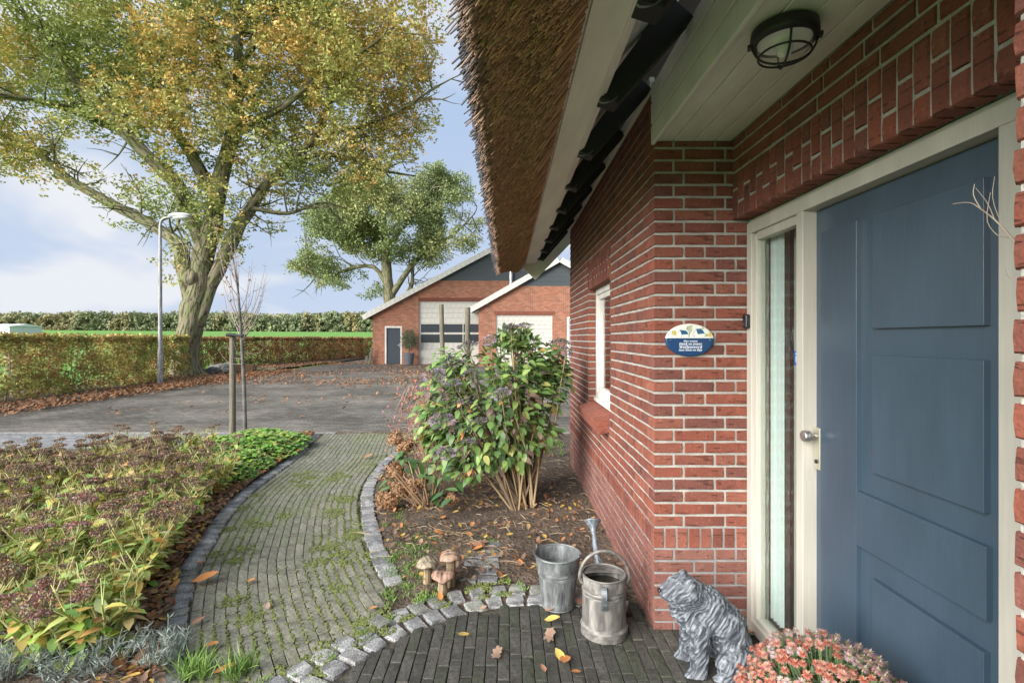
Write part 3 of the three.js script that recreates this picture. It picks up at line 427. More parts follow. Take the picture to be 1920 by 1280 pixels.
{ // path: rows that follow the left edge
  const group = new THREE.Group(); group.name = numbered('garden_path'); group.userData.kind = 'structure'; scene.add(group);
  const list = [], tang = (i) => L_[Math.min(L_.length - 1, i + 1)].clone().sub(L_[Math.max(0, i - 1)]).normalize();
  for (let k = 0; k < 34; k++) {
    const off = 0.035 + k * 0.0552; let s = paveR() * 0.2, acc = 0, prev = null;
    for (let i = 0; i < L_.length; i++) { const t = tang(i), n = V(-t.z, 0, t.x), q = L_[i].clone().addScaledVector(n, off); if (prev) { const seg = q.distanceTo(prev); while (s < acc + seg) { const f = (s - acc) / seg, p = prev.clone().lerp(q, f); if (inPoly(p.x, p.z, pathPoly) && distTo(p.x, p.z, R_) > 0.02) { const patch = fbm(p.x * 1.6, p.z * 1.6, 2, 0, 55); const d = q.clone().sub(prev).normalize(); list.push({ x: p.x, y: (paveR() - 0.5) * 0.004 - 0.001, z: p.z, turn: Math.atan2(-d.z, d.x), geo: paverKinds[Math.floor(paveR() * 5)], mat: MAT.pavers[patch > 0.56 ? (paveR() < 0.6 ? 3 : 1) : Math.floor(paveR() * 3)], R: paveR, tilt: 0.03 }); } s += 0.212; } acc += seg; } prev = q; }
  }
  pieces('paving_brick', 'paving_bricks', group, list, 300);
  // terrace: rows that run away from the viewer
  const g2 = new THREE.Group(); g2.name = numbered('terrace'); g2.userData.kind = 'structure'; scene.add(g2);
  const l2 = [];
  for (let k = 0; k < 64; k++) { const x = -2.0 + k * 0.0552; let z = 0.3 + paveR() * 0.2; while (z > -2.92) { if (inPoly(x, z + 0.03, terracePoly)) { const wet = fbm(x * 1.3 + 4, z * 1.3, 2, 0, 58) + (x > 0.35 ? -0.2 : 0) ; l2.push({ x, y: (paveR() - 0.5) * 0.003 - 0.001, z, turn: Math.PI / 2, geo: paverKinds[Math.floor(paveR() * 5)], mat: MAT.darkPavers[Math.floor(paveR() * 4)], R: paveR, tilt: 0.02 }); } z -= 0.212; } }
  pieces('paving_brick', 'paving_bricks', g2, l2, 300);
  // granite setts along the path and between path and terrace
  const settKinds = [1, 2, 3, 4, 5, 6].map((s) => { const g = brickGeo(0.105, 0.088, 0.06, 700 + s, 0.014, 0.008); return g; });
  const edging = (label, pts, pitch, y, off = 0, from = 0, to = 9) => { const e = new THREE.Group(); e.name = numbered('sett_edging'); e.userData.kind = 'structure'; scene.add(e); let acc = 0, s = 0; for (let i = 1; i < pts.length; i++) { const a = pts[i - 1], b = pts[i], seg = a.distanceTo(b); while (s < acc + seg) { const p = a.clone().lerp(b, (s - acc) / seg), t = b.clone().sub(a).normalize(), n = V(-t.z, 0, t.x); p.addScaledVector(n, off); if (-p.z > from && -p.z < to && p.x < 0.70) { const m = part('sett', settKinds[Math.floor(paveR() * 6)], MAT.setts[Math.floor(paveR() * 4)], e); flatPiece(m, p.x, y + (paveR() - 0.5) * 0.008, p.z, Math.atan2(-n.z, n.x) + (paveR() - 0.5) * 0.16, paveR, 0.08); m.scale.set(1.02 + 0.16 * paveR(), 0.98 + 0.2 * paveR(), 1); } s += pitch * (0.93 + 0.14 * paveR()); } acc += seg; } };
  edging('', L_, 0.101, 0.008, -0.065, 1.0, 6.9); edging('', R_, 0.103, 0.006, 0.05, 3.05, 6.6); edging('', A_, 0.118, 0.003, 0, 1.5); edging('', B_, 0.118, 0.003, 0.0, 1.5);
  edging('', [V(-0.235, 0, -3.13), V(-0.19, 0, -3.72)], 0.105, 0.008); edging('', [V(-0.115, 0, -3.12), V(-0.09, 0, -3.80)], 0.105, 0.008);
}
{ // moss in the joints of the path, more of it in patches
  const R = rng(91), s = new Soup(), ico = new THREE.IcosahedronGeometry(1, 0), l = [], c = [];
  const add = (x, z, r, h) => { l.push(mat4(V(x, 0.0 + h * 0.2, z), [0, R() * 6, 0], V(r * (0.7 + R()), h, r * (0.7 + R())))); const k = 0.6 + R() * 0.7; c.push([0.12 * k, 0.145 * k, 0.04 * k]); };
  const tang = (i) => L_[Math.min(L_.length - 1, i + 1)].clone().sub(L_[Math.max(0, i - 1)]).normalize();
  for (let n = 0; n < 24000; n++) { const i = Math.floor(R() * L_.length), k = Math.floor(R() * 26), t = tang(i), nn = V(-t.z, 0, t.x), p = L_[i].clone().addScaledVector(nn, 0.0625 + k * 0.0552 + (R() - 0.5) * 0.012).addScaledVector(t, (R() - 0.5) * 0.06); const w = fbm(p.x * 1.9 + 3, p.z * 1.3, 3, 0, 66) + 0.10 * sstep(0.2, 0.9, k / 22); if (w > 0.47 && R() < (w - 0.45) * 8 && inPoly(p.x, p.z, pathPoly)) add(p.x, p.z, 0.004 + 0.005 * R(), 0.002 + 0.003 * R()); }
  for (let n = 0; n < 90; n++) { const p = L_[Math.floor(30 + R() * 90)], q = R_[Math.floor(R() * 100)], f = R(), x = lerp(p.x, q.x, f), z = lerp(p.z, q.z, f); if (fbm(x * 1.9 + 3, z * 1.3, 3, 0, 66) < 0.5 || !inPoly(x, z, pathPoly)) continue; for (let k = 0; k < 60; k++) add(x + (R() + R() - 1) * 0.08, z + (R() + R() - 1) * 0.08, 0.004 + 0.006 * R(), 0.003 + 0.004 * R()); }
  for (let n = 0; n < 60; n++) { const i = Math.floor(R() * 110), p = A_[i], x = p.x + (R() - 0.5) * 0.2, z = p.z + (R() - 0.6) * 0.2; if (x > 0) continue; for (let k = 0; k < 30; k++) add(x + (R() - 0.5) * 0.07, z + (R() - 0.5) * 0.07, 0.004 + 0.005 * R(), 0.003 + 0.004 * R()); }
  const m = copies('moss', ico, M([1, 1, 1], 0.95), l, null, c); tag(m, 'bright green moss in the joints of the curved garden path', 'moss');
}
// ================================================================ barns, trees, hedges, wood
const leafMat = leafy(0.6, 0.4);
const tintMat = new THREE.MeshPhysicalMaterial({ color: 0xffffff, roughness: 0.65, transmission: 0.35, thickness: 0, side: THREE.DoubleSide, specularIntensity: 0.5 });
function spray(seed, n, size, L, W, droop = 0.3) { const R = rng(seed), s = new Soup(); for (let i = 0; i < n; i++) { const d = rndDir(R); d.y -= droop; s.leaf(V((R() - 0.5), (R() - 0.5), (R() - 0.5)).multiplyScalar(size), d, rndDir(R).add(V(0, 1.2, 0)), L * (0.7 + 0.6 * R()), W * (0.7 + 0.6 * R()), undefined, 0.25, 0.18, 2); } const g = s.build(); return g; }

{ // ---- far wood beyond the meadow
  const R = rng(5), g = spray(3, 26, 2.6, 1.3, 1.1, 0), l = [], c = [];
  for (let i = 0; i < 9000; i++) {
    const a = lerp(-1.0, 0.12, R()), x = a * 330, row = R(), z = -(292 + row * 26), hgt = 8.2 + 3.4 * fbm(x * 0.06, row * 4, 3, 0, 77) + (fbm(x * 0.25, row * 3, 2, 0, 78) - 0.5) * 3.2, y = hillAt(x, z) + hgt * R();
    l.push(mat4(V(x, y, z), [R() * 6, R() * 6, R() * 6], 0.7 + R() * 0.5)); const t = fbm(x * 0.09, row * 3, 3, 0, 79), k = 0.8 + 0.5 * R(); c.push(mixc([0.22, 0.26, 0.14], [0.35, 0.31, 0.16], sstep(0.4, 0.75, t)).map((q) => q * k));
  }
  const s = new Soup(); for (let i = 0; i < 240; i++) { const x = lerp(-340, 45, R()), z = -296 - R() * 20; s.limb([V(x, hillAt(x, z) - 0.2, z), V(x, hillAt(x, z) + 6, z)], [0.25, 0.12], 4); }
  const w = part('forest', s.build(), MAT.bark); stuffOf(w); tag(w, 'long low autumn wood on the horizon behind the green meadow', 'forest'); copies('foliage', g, tintMat, l, w, c);
}
{ // low pale shed far off over the hedge
  const t = thing('farm_shed', 'low pale greenhouse-like shed far off above the sparse beech hedge', 'shed', [-120, hillAt(-120, -118) - 0.06, -118]);
  part('wall', [box(-16, 8, 0, 2.4, -4, 4)], M([0.62, 0.64, 0.66], 0.6), t);
  const r = new THREE.Shape([[-4.4, 2.401], [4.4, 2.401], [0, 3.0]].map((p) => new THREE.Vector2(...p))); part('roof', new THREE.ExtrudeGeometry(r, { depth: 24.6, bevelEnabled: false }).rotateY(Math.PI / 2).translate(-16.3, 0, 0), M([0.7, 0.73, 0.76], 0.5), t);
}

// ---- barns
const barnBrick = M([0.64, 0.50, 0.43], 0.92, T.barnbrick, 0.006), siding = M([0.16, 0.20, 0.22], 0.65, T.wood, 0.002), roofDark = M([0.07, 0.065, 0.06], 0.9, T.wood, 0.01), panelWhite = M([0.70, 0.69, 0.62], 0.5, T.paint, 0.0005), doorDark = M([0.028, 0.042, 0.062], 0.5, T.paint, 0.001), darkGlass = M([0.03, 0.035, 0.04], 0.12, null, 0, { clearcoat: 0.6, clearcoatRoughness: 0.05 });
function gable(root, x0, xm, x1, ye, ym, ySide, zf, zb, holes) {  // brick front with openings, siding above, verge boards, roof
  const slope = (ym - ye) / (xm - x0), yAt = (x) => x < xm ? ye + slope * (x - x0) : ym - slope * (x - xm), xl = x0 + (ySide - ye) / slope, xr = 2 * xm - xl;
  const sh = new THREE.Shape([[x0, -0.05], [x1, -0.05], [x1, yAt(x1)], [xr, ySide], [xl, ySide], [x0, ye]].map((p) => new THREE.Vector2(...p)));
  for (const [a, b, c, d] of holes) { const h = new THREE.Path([[a, c], [a, d], [b, d], [b, c]].map((p) => new THREE.Vector2(...p))); sh.holes.push(h); }
  const w = part('wall', metreUV(new THREE.ExtrudeGeometry(sh, { depth: 0.24, bevelEnabled: false }).translate(0, 0, zf - 0.24)), barnBrick, root);
  part('wall', [box(x0, x0 + 0.24, -0.05, ye + 0.1, zb, zf - 0.241), box(x1 - 0.24, x1, -0.05, yAt(x1), zb, zf - 0.241), box(x0 + 0.24, x1 - 0.24, -0.05, ye, zb, zb + 0.2)], barnBrick, root);
  for (let y = ySide, i = 0; y < ym - 0.15; y += 0.24, i++) { const a = xm - (ym - y) / slope, a2 = xm - Math.max(0, ym - y - 0.235) / slope, q = new THREE.Shape([[a, y], [2 * xm - a, y], [2 * xm - a2, y + 0.235], [a2, y + 0.235]].map((p) => new THREE.Vector2(...p))); const b = part('siding_board', metreUV(new THREE.ExtrudeGeometry(q, { depth: 0.03, bevelEnabled: false }).translate(0, 0, 0)), siding, root); b.position.z = zf - 0.02; b.rotation.x = 0; }
  part('siding_back', box(xl, xr, ySide, ySide + 0.1, zf - 0.22, zf - 0.021), siding, root);
  const ang = Math.atan(slope), len = Math.hypot(xm - x0 + 0.42, slope * (xm - x0 + 0.42));
  for (const sgn of [1, -1]) {
    const put = (g) => { const m = new THREE.Matrix4().makeTranslation(xm, ym + 0.02, 0).multiply(new THREE.Matrix4().makeScale(sgn, 1, 1)).multiply(new THREE.Matrix4().makeRotationZ(ang)); g.applyMatrix4(m); if (sgn < 0) { const ix = g.attributes.position, n = ix.count; for (const k of Object.keys(g.attributes)) { const at_ = g.attributes[k], sz = at_.itemSize, A = at_.array; for (let i = 0; i < n; i += 3) for (let q = 0; q < sz; q++) { const t = A[(i + 1) * sz + q]; A[(i + 1) * sz + q] = A[(i + 2) * sz + q]; A[(i + 2) * sz + q] = t; } } } return g; };
    part('roof', put(box(-len, 0.02, 0.05, 0.24, zb - 0.3, zf + 0.28)), roofDark, root);
    part('verge_board', put(box(-len - 0.02, 0.0, -0.04, 0.245, zf + 0.281, zf + 0.32, 0.006)), MAT.white, root);
    part('eaves_soffit', put(box(-len - 0.02, 0.0, 0.0, 0.049, zf + 0.002, zf + 0.279)), MAT.white, root);
  }
}
function sectional(root, x0, x1, y1, z, n, windows) {            // lifting door of panels
  const d = part('garage_door', [box(x0 + 0.001, x0 + 0.06, 0, y1, z - 0.02, z + 0.03), box(x1 - 0.06, x1 - 0.001, 0, y1, z - 0.02, z + 0.03), box(x0 + 0.06, x1 - 0.06, y1 - 0.07, y1 - 0.001, z - 0.02, z + 0.03)], panelWhite, root); const h = (y1 - 0.07) / n;
  for (let i = 0; i < n; i++) {
    if (windows && windows.includes(i)) { part('door_rail', [box(x0 + 0.061, x1 - 0.061, i * h, i * h + 0.055, z - 0.04, z + 0.012), box(x0 + 0.061, x1 - 0.061, i * h + h - 0.055, i * h + h - 0.004, z - 0.04, z + 0.012)].concat([0, 1, 2, 3].map((k) => { const xx = lerp(x0 + 0.061, x1 - 0.111, k / 3); return box(xx, xx + 0.05, i * h + 0.055, i * h + h - 0.055, z - 0.04, z + 0.011); })), panelWhite, d); for (let k = 0; k < 3; k++) { const a = lerp(x0 + 0.061, x1 - 0.111, k / 3) + 0.05, b = lerp(x0 + 0.061, x1 - 0.111, (k + 1) / 3); part('pane', box(a, b, i * h + 0.055, i * h + h - 0.055, z - 0.03, z - 0.01), darkGlass, d); } } else part('door_panel', [box(x0 + 0.061, x1 - 0.061, i * h + 0.006, i * h + h * 0.5 - 0.004, z - 0.04, z + 0.01, 0.006), box(x0 + 0.061, x1 - 0.061, i * h + h * 0.5 + 0.004, i * h + h - 0.006, z - 0.04, z + 0.01, 0.006), box(x0 + 0.061, x1 - 0.061, i * h, i * h + h, z - 0.04, z - 0.02)], panelWhite, d);
  }
  return d;
}
{
  const b = thing('barn', 'wide brick barn with grey boarded gable, dark side door and tall windowed white door', 'barn');
  gable(b, -7.69, -0.37, 6.95, 2.77, 6.65, 4.78, -29, -46, [[-6.98, -6.0, 0, 2.18], [-5.04, -1.2, 0, 3.6]]);
  sectional(b, -5.04, -1.2, 3.6, -29.12, 6, [2, 3]);
  part('door_frame', [box(-6.979, -6.89, 0, 2.179, -29.15, -28.99, 0.005), box(-6.09, -6.001, 0, 2.179, -29.15, -28.99, 0.005), box(-6.89, -6.09, 2.08, 2.179, -29.15, -28.99, 0.005)], MAT.white, b);
  const d = part('side_door', box(-6.889, -6.091, 0.02, 2.079, -29.1, -29.05), doorDark, b); part('door_handle', [box(-6.17, -6.14, 0.98, 1.2, -29.049, -29.035), box(-6.25, -6.15, 1.08, 1.105, -29.034, -29.0)], MAT.steel, d);
  part('lintel', Array.from({ length: 62 }, (_, i) => box(-5.06 + i * 0.0625, -5.06 + i * 0.0625 + 0.05, 3.605, 3.81, -29.1, -28.994)), MAT.bricks[1], b);
  part('flue_pipe', new THREE.CylinderGeometry(0.12, 0.12, 2.6, 16).translate(0.25, 5.5, -28.82), M([0.62, 0.64, 0.66], 0.3, null, 0, { metalness: 0.85 }), b);
  const b2 = thing('garage', 'smaller brick garage with white lifting door in front of the wide barn', 'garage');
  gable(b2, -1.5, 2.80, 7.1, 3.08, 5.52, 4.27, -27, -28.6, [[-0.57, 2.44, 0, 2.72], [3.22, 4.3, 0, 2.62]]);
  sectional(b2, -0.57, 2.44, 2.72, -27.1, 6);
  part('lintel', Array.from({ length: 52 }, (_, i) => box(-0.66 + i * 0.0625, -0.66 + i * 0.0625 + 0.05, 2.725, 2.93, -27.1, -26.994)), MAT.bricks[0], b2);
  part('door_frame', [box(3.221, 3.31, 0, 2.619, -27.15, -26.99), box(4.21, 4.299, 0, 2.619, -27.15, -26.99), box(3.31, 4.21, 2.53, 2.619, -27.15, -26.99)], MAT.white, b2);
  part('side_door', box(3.311, 4.209, 0.02, 2.529, -27.1, -27.05), M([0.5, 0.52, 0.52], 0.4), b2);
}
{ // planks leaning on the barn's corner, potted olive by its side door
  for (const [x, h, tilt, lab] of [[-7.98, 0.50, 0.12, 'grey weathered plank end leaning on the barn corner, farther from the door'], [-7.80, 0.95, 0.16, 'taller pale plank leaning on the barn corner beside the hedge']]) { const t = thing('plank', lab, 'plank', [x, 0, -28.7]); const m = part('board', box(-0.07, 0.07, 0, h, -0.03, 0.03, 0.004), MAT.post, t); m.rotation.z = -tilt; }
  const t = thing('potted_olive', 'small olive tree in a tall dark grey pot beside the barn side door', 'potted tree', [-5.47, 0, -28.35]);
  part('pot', new THREE.LatheGeometry([[0, 0], [0.20, 0], [0.22, 0.02], [0.31, 0.60], [0.335, 0.66], [0.30, 0.66], [0.28, 0.58], [0, 0.57]].map((p) => new THREE.Vector2(...p)), 24), M([0.10, 0.11, 0.125], 0.7), t);
  const s = new Soup(); s.limb([V(0, 0.55, 0), V(0.02, 0.9, 0.01), V(0, 1.3, 0)], [0.035, 0.03, 0.02], 6); for (let i = 0; i < 9; i++) { const a = i * 0.7; s.limb([V(0, 1.0 + i * 0.05, 0), V(Math.cos(a) * 0.25, 1.4 + i * 0.05, Math.sin(a) * 0.25)], [0.012, 0.006], 4); } part('trunk', s.build(), MAT.bark, t);
  const R = rng(17), l = [], c = [], g = spray(19, 10, 0.16, 0.10, 0.028, 0); for (let i = 0; i < 260; i++) { const d = rndDir(R).multiplyScalar(Math.cbrt(R())); l.push(mat4(V(d.x * 0.42, 1.42 + d.y * 0.6, d.z * 0.42), [R() * 6, R() * 6, 0])); const k = 0.7 + R() * 0.6; c.push([0.17 * k, 0.2 * k, 0.12 * k]); } copies('crown', g, tintMat, l, t, c);
}

// ---- trees
function crown(root, blobs, geo, n, seed, tint, gap = 0.42, freq = 0.55) {
  const R = rng(seed), l = [], c = [], vol = blobs.map((b) => b.r[0] * b.r[1] * b.r[2]), tot = vol.reduce((a, b) => a + b, 0);
  let guard = 0; while (l.length < n && guard++ < n * 14) {
    let q = R() * tot, k = 0; while (q > vol[k]) q -= vol[k++]; const b = blobs[k], d = rndDir(R).multiplyScalar(Math.pow(R(), 0.42)), p = V(b.c.x + d.x * b.r[0], b.c.y + d.y * b.r[1], b.c.z + d.z * b.r[2]);
    const w = noise3(p.x * freq, p.y * freq * 1.2, p.z * freq, seed) * 0.62 + noise3(p.x * freq * 2.3, p.y * freq * 2.3, p.z * freq * 2.3, seed + 9) * 0.38; if (w < gap + 0.10 * (R() - 0.5)) continue;
    l.push(mat4(p, [(R() - 0.5) * 1.2, R() * 6.28, (R() - 0.5) * 1.2], 0.75 + R() * 0.55)); c.push(tint(p, R, b, d.length()));
  }
  return copies('crown', geo, tintMat, l, root, c);
}
function branches(s, from, R, n, len, rad) { for (let i = 0; i < n; i++) { const { p, t } = from(R()), d = t.clone().multiplyScalar(0.8).add(rndDir(R)).normalize(), L = len * (0.5 + R()); const m = p.clone().addScaledVector(d, L * 0.5).add(rndDir(R).multiplyScalar(L * 0.1)), e = p.clone().addScaledVector(d, L).add(V(0, (R() - 0.3) * L * 0.35, 0)).add(rndDir(R).multiplyScalar(L * 0.15)); s.limb([p, m, e], [rad, rad * 0.6, rad * 0.2], 5, undefined, 2); for (let k = 0; k < 2; k++) { const e2 = m.clone().addScaledVector(d.clone().add(rndDir(R)).normalize(), L * 0.5); s.limb([m, m.clone().lerp(e2, 0.5).add(rndDir(R).multiplyScalar(L * 0.06)), e2], [rad * 0.5, rad * 0.3, rad * 0.12], 4, undefined, 2); } } }
{
  const D = 20, t = thing('oak_tree', 'huge old oak with thick forked trunk and golden green autumn crown', 'tree');
  const P = (x, y, o = 0) => at(x, y, D + o);
  const limbs = [
    [[[350, 745], [347, 690], [349, 640], [360, 590], [372, 540], [380, 480], [396, 430], [404, 380]], [0.76, 0.54, 0.48, 0.44, 0.42, 0.38, 0.35, 0.32], 0],
    [[[404, 380], [420, 310], [440, 230], [447, 130], [445, 20], [450, -90]], [0.36, 0.30, 0.26, 0.20, 0.13, 0.06], 0.6],
    [[[386, 470], [350, 385], [330, 345], [290, 305], [240, 255], [205, 215], [150, 165], [95, 85], [40, 20]], [0.34, 0.28, 0.25, 0.23, 0.21, 0.19, 0.16, 0.12, 0.05], -1.5],
    [[[360, 580], [345, 500], [330, 455], [290, 425], [200, 378], [120, 330], [70, 285], [0, 250], [-90, 215]], [0.30, 0.30, 0.26, 0.22, 0.19, 0.16, 0.13, 0.10, 0.05], 0.8],
    [[[212, 240], [150, 212], [90, 194], [0, 178], [-80, 170]], [0.15, 0.13, 0.11, 0.09, 0.04], -2.2],
    [[[392, 350], [365, 300], [330, 245], [308, 200], [280, 130], [247, 40], [230, -30]], [0.26, 0.22, 0.18, 0.15, 0.12, 0.09, 0.04], -0.4],
    [[[372, 610], [396, 535], [424, 475], [446, 425], [470, 390], [500, 345], [540, 310], [580, 270], [600, 230], [640, 150], [690, 90]], [0.22, 0.25, 0.26, 0.25, 0.22, 0.19, 0.17, 0.14, 0.12, 0.08, 0.04], 0.4],
    [[[545, 305], [600, 288], [660, 300], [720, 320], [780, 330]], [0.12, 0.10, 0.08, 0.06, 0.03], 1.2],
    [[[437, 245], [480, 225], [530, 200], [590, 150], [660, 110], [730, 60]], [0.18, 0.15, 0.12, 0.10, 0.07, 0.03], -1.0],
    [[[440, 200], [400, 95], [390, 30], [380, -60]], [0.15, 0.12, 0.10, 0.05], -1.6],
    [[[450, 120], [500, 60], [560, 10], [590, -50]], [0.12, 0.10, 0.08, 0.04], 1.0],
    [[[330, 345], [335, 410], [322, 440]], [0.1, 0.07, 0.02], -1.8], [[[600, 250], [680, 235], [760, 200], [820, 160]], [0.10, 0.08, 0.06, 0.03], 0.0], [[[470, 390], [540, 400], [600, 380], [650, 390]], [0.09, 0.07, 0.05, 0.02], 1.0],
  ];
  const trunk = new Soup(), br = new Soup(), R = rng(41), curves = [];
  limbs.forEach(([pts, rad, o], i) => { const q = pts.map(([x, y], k) => P(x, y, i ? o * k / (pts.length - 1) * 1.6 : 0)); if (!i) { q[0].y = -0.2; q[1].y = Math.max(q[1].y, 0.35); } (i ? br : trunk).limb(q, rad, i ? 9 : 16, undefined, 4, i ? 0.35 : 0.4, i * 3 + 2); if (i) curves.push(new THREE.CatmullRomCurve3(q, false, 'centripetal')); });
  curves.forEach((c) => branches(br, (u) => { const k = 0.3 + 0.7 * u; return { p: c.getPoint(k), t: c.getTangent(k) }; }, R, Math.round(c.getLength() * 1.5), 1.7, 0.045));
  part('trunk', trunk.build(), MAT.bark, t); part('limbs', br.build(), MAT.bark, t);
  { const g = mergeVertices(new THREE.IcosahedronGeometry(1, 4).deleteAttribute('uv').deleteAttribute('normal')), p = g.attributes.position, c = P(357, 520, -0.36); for (let i = 0; i < p.count; i++) { const v = V(p.getX(i), p.getY(i), p.getZ(i)), n = 0.85 + 0.35 * noise3(v.x * 1.6, v.y * 1.6, v.z * 1.6, 4) - 0.3 * sstep(0.86, 1, v.z * 0.95 + v.y * 0.2); p.setXYZ(i, c.x + v.x * 0.27 * n, c.y + v.y * 0.30 * n, c.z + v.z * 0.24 * n); } g.computeVertexNormals(); part('burr', metreUV(g), MAT.bark, t); }
  const B = (x, y, o, rx, ry, rz) => ({ c: P(x, y, o), r: [rx, ry, rz] });
  const blobs = [B(430, -60, 0, 7.5, 3.4, 5), B(430, 90, 0, 4.6, 3.0, 4.5), B(640, 90, 0, 3.6, 3.4, 4), B(700, 180, 0.4, 2.6, 2.6, 3), B(760, 90, 0.6, 1.6, 2.2, 2.5), B(640, 300, 1, 2.8, 1.6, 2.6), B(730, 300, 1, 1.6, 1.5, 2), B(220, 70, -1, 4.0, 2.6, 4), B(60, 90, -1, 3.2, 3.0, 4), B(40, 285, 0.5, 2.3, 1.0, 3), B(160, 345, 0.8, 2.3, 0.85, 2.2), B(265, 405, 0.8, 1.4, 0.8, 1.6), B(250, 240, -1.2, 2.3, 1.5, 2.6), B(120, 200, -1, 2.2, 0.9, 3), B(350, 250, -1, 2.1, 2.0, 3), B(520, 260, 0, 2.2, 2.3, 3), B(500, 390, 0.8, 1.5, 1.0, 1.8), B(560, 385, 1, 1.4, 0.7, 1.6), B(325, 480, -0.3, 0.8, 1.1, 1.0), B(430, 465, 0.2, 0.75, 0.9, 1.0), B(400, 400, -1.4, 1.4, 1.3, 1.2), B(-80, 150, 0, 3, 4, 4), B(800, 30, 0, 0.9, 1.6, 2), B(345, 360, -1.2, 1.5, 1.3, 1.6), B(790, 225, 0.5, 0.9, 0.8, 1.2)];
  const green = [0.29, 0.345, 0.11], olive = [0.46, 0.445, 0.15], gold = [0.64, 0.49, 0.16], rust = [0.60, 0.35, 0.12];
  crown(t, blobs, spray(7, 8, 0.28, 0.12, 0.075, 0.25), 25000, 12, (p, R_, b, e) => { const w = noise3(p.x * 0.5, p.y * 0.5, p.z * 0.5, 71) - 0.04 + sstep(-12, -4, p.x) * 0.17 + (e > 0.8 ? 0.05 : 0), k = 0.7 + 0.6 * R_(); let c = mixc(green, olive, sstep(0.3, 0.6, w)); if (R_() < sstep(0.42, 0.95, w) * 0.62) c = mixc(gold, rust, R_() * 0.7); return c.map((q) => q * k); }, 0.465, 0.62);
}
{
  const D = 47, t = thing('green_tree', 'tall green broadleaf tree standing behind the barn roof', 'tree'), P = (x, y, o = 0) => at(x, y, D + o), s = new Soup(), R = rng(43);
  const limbs = [[[735, 700], [733, 600], [728, 540], [722, 470], [718, 400], [720, 340]], [0.75, 0.6, 0.5, 0.4, 0.26, 0.1]]; const more = [[[[728, 540], [700, 500], [650, 505], [600, 520], [570, 500]], [0.26, 0.2, 0.15, 0.1, 0.05]], [[[730, 560], [770, 500], [800, 470], [850, 440], [890, 400]], [0.3, 0.24, 0.18, 0.12, 0.05]], [[[722, 470], [760, 420], [790, 380], [820, 340]], [0.25, 0.18, 0.12, 0.05]], [[[722, 450], [680, 400], [650, 380], [620, 370]], [0.2, 0.15, 0.1, 0.04]], [[[730, 600], [770, 540], [775, 500]], [0.3, 0.22, 0.1]]];
  { const q = limbs[0].map(([x, y]) => P(x, y)); q[0].y = -0.2; s.limb(q, limbs[1], 12, undefined, 4, 0.3, 5); }
  const b = new Soup(); for (const [pts, r] of more) { const q = pts.map(([x, y], i) => P(x, y, (R() - 0.5) * i)); b.limb(q, r, 7, undefined, 3, 0.3, 8); const c = new THREE.CatmullRomCurve3(q); branches(b, (u) => ({ p: c.getPoint(0.25 + 0.75 * u), t: c.getTangent(0.25 + 0.75 * u) }), R, 14, 2.4, 0.06); }
  part('trunk', s.build(), MAT.bark, t); part('limbs', b.build(), MAT.bark, t);
  const B = (x, y, o, rx, ry, rz) => ({ c: P(x, y, o), r: [rx, ry, rz] });
  crown(t, [B(720, 400, 0, 5.2, 4.6, 5), B(825, 380, 0, 3.4, 3.6, 4), B(860, 420, 0, 2.6, 2.6, 3), B(640, 420, 0, 3.4, 2.6, 4), B(590, 480, 0, 2.4, 1.8, 3), B(640, 520, 0, 2.6, 1.2, 3), B(830, 330, 0, 1.6, 1.2, 2), B(560, 500, 0, 1.2, 0.9, 1.5), B(800, 470, 0, 2.4, 1.6, 2), B(690, 540, 0, 1.5, 1.0, 1.5)], spray(8, 8, 0.55, 0.22, 0.14, 0.25), 9200, 15, (p, R_) => { const w = noise3(p.x * 0.3, p.y * 0.3, p.z * 0.3, 72), k = 0.7 + 0.6 * R_(); return mixc([0.24, 0.295, 0.12], [0.42, 0.42, 0.17], sstep(0.35, 0.75, w) * R_() * 1.3).map((q) => q * k); }, 0.47, 0.42);
}
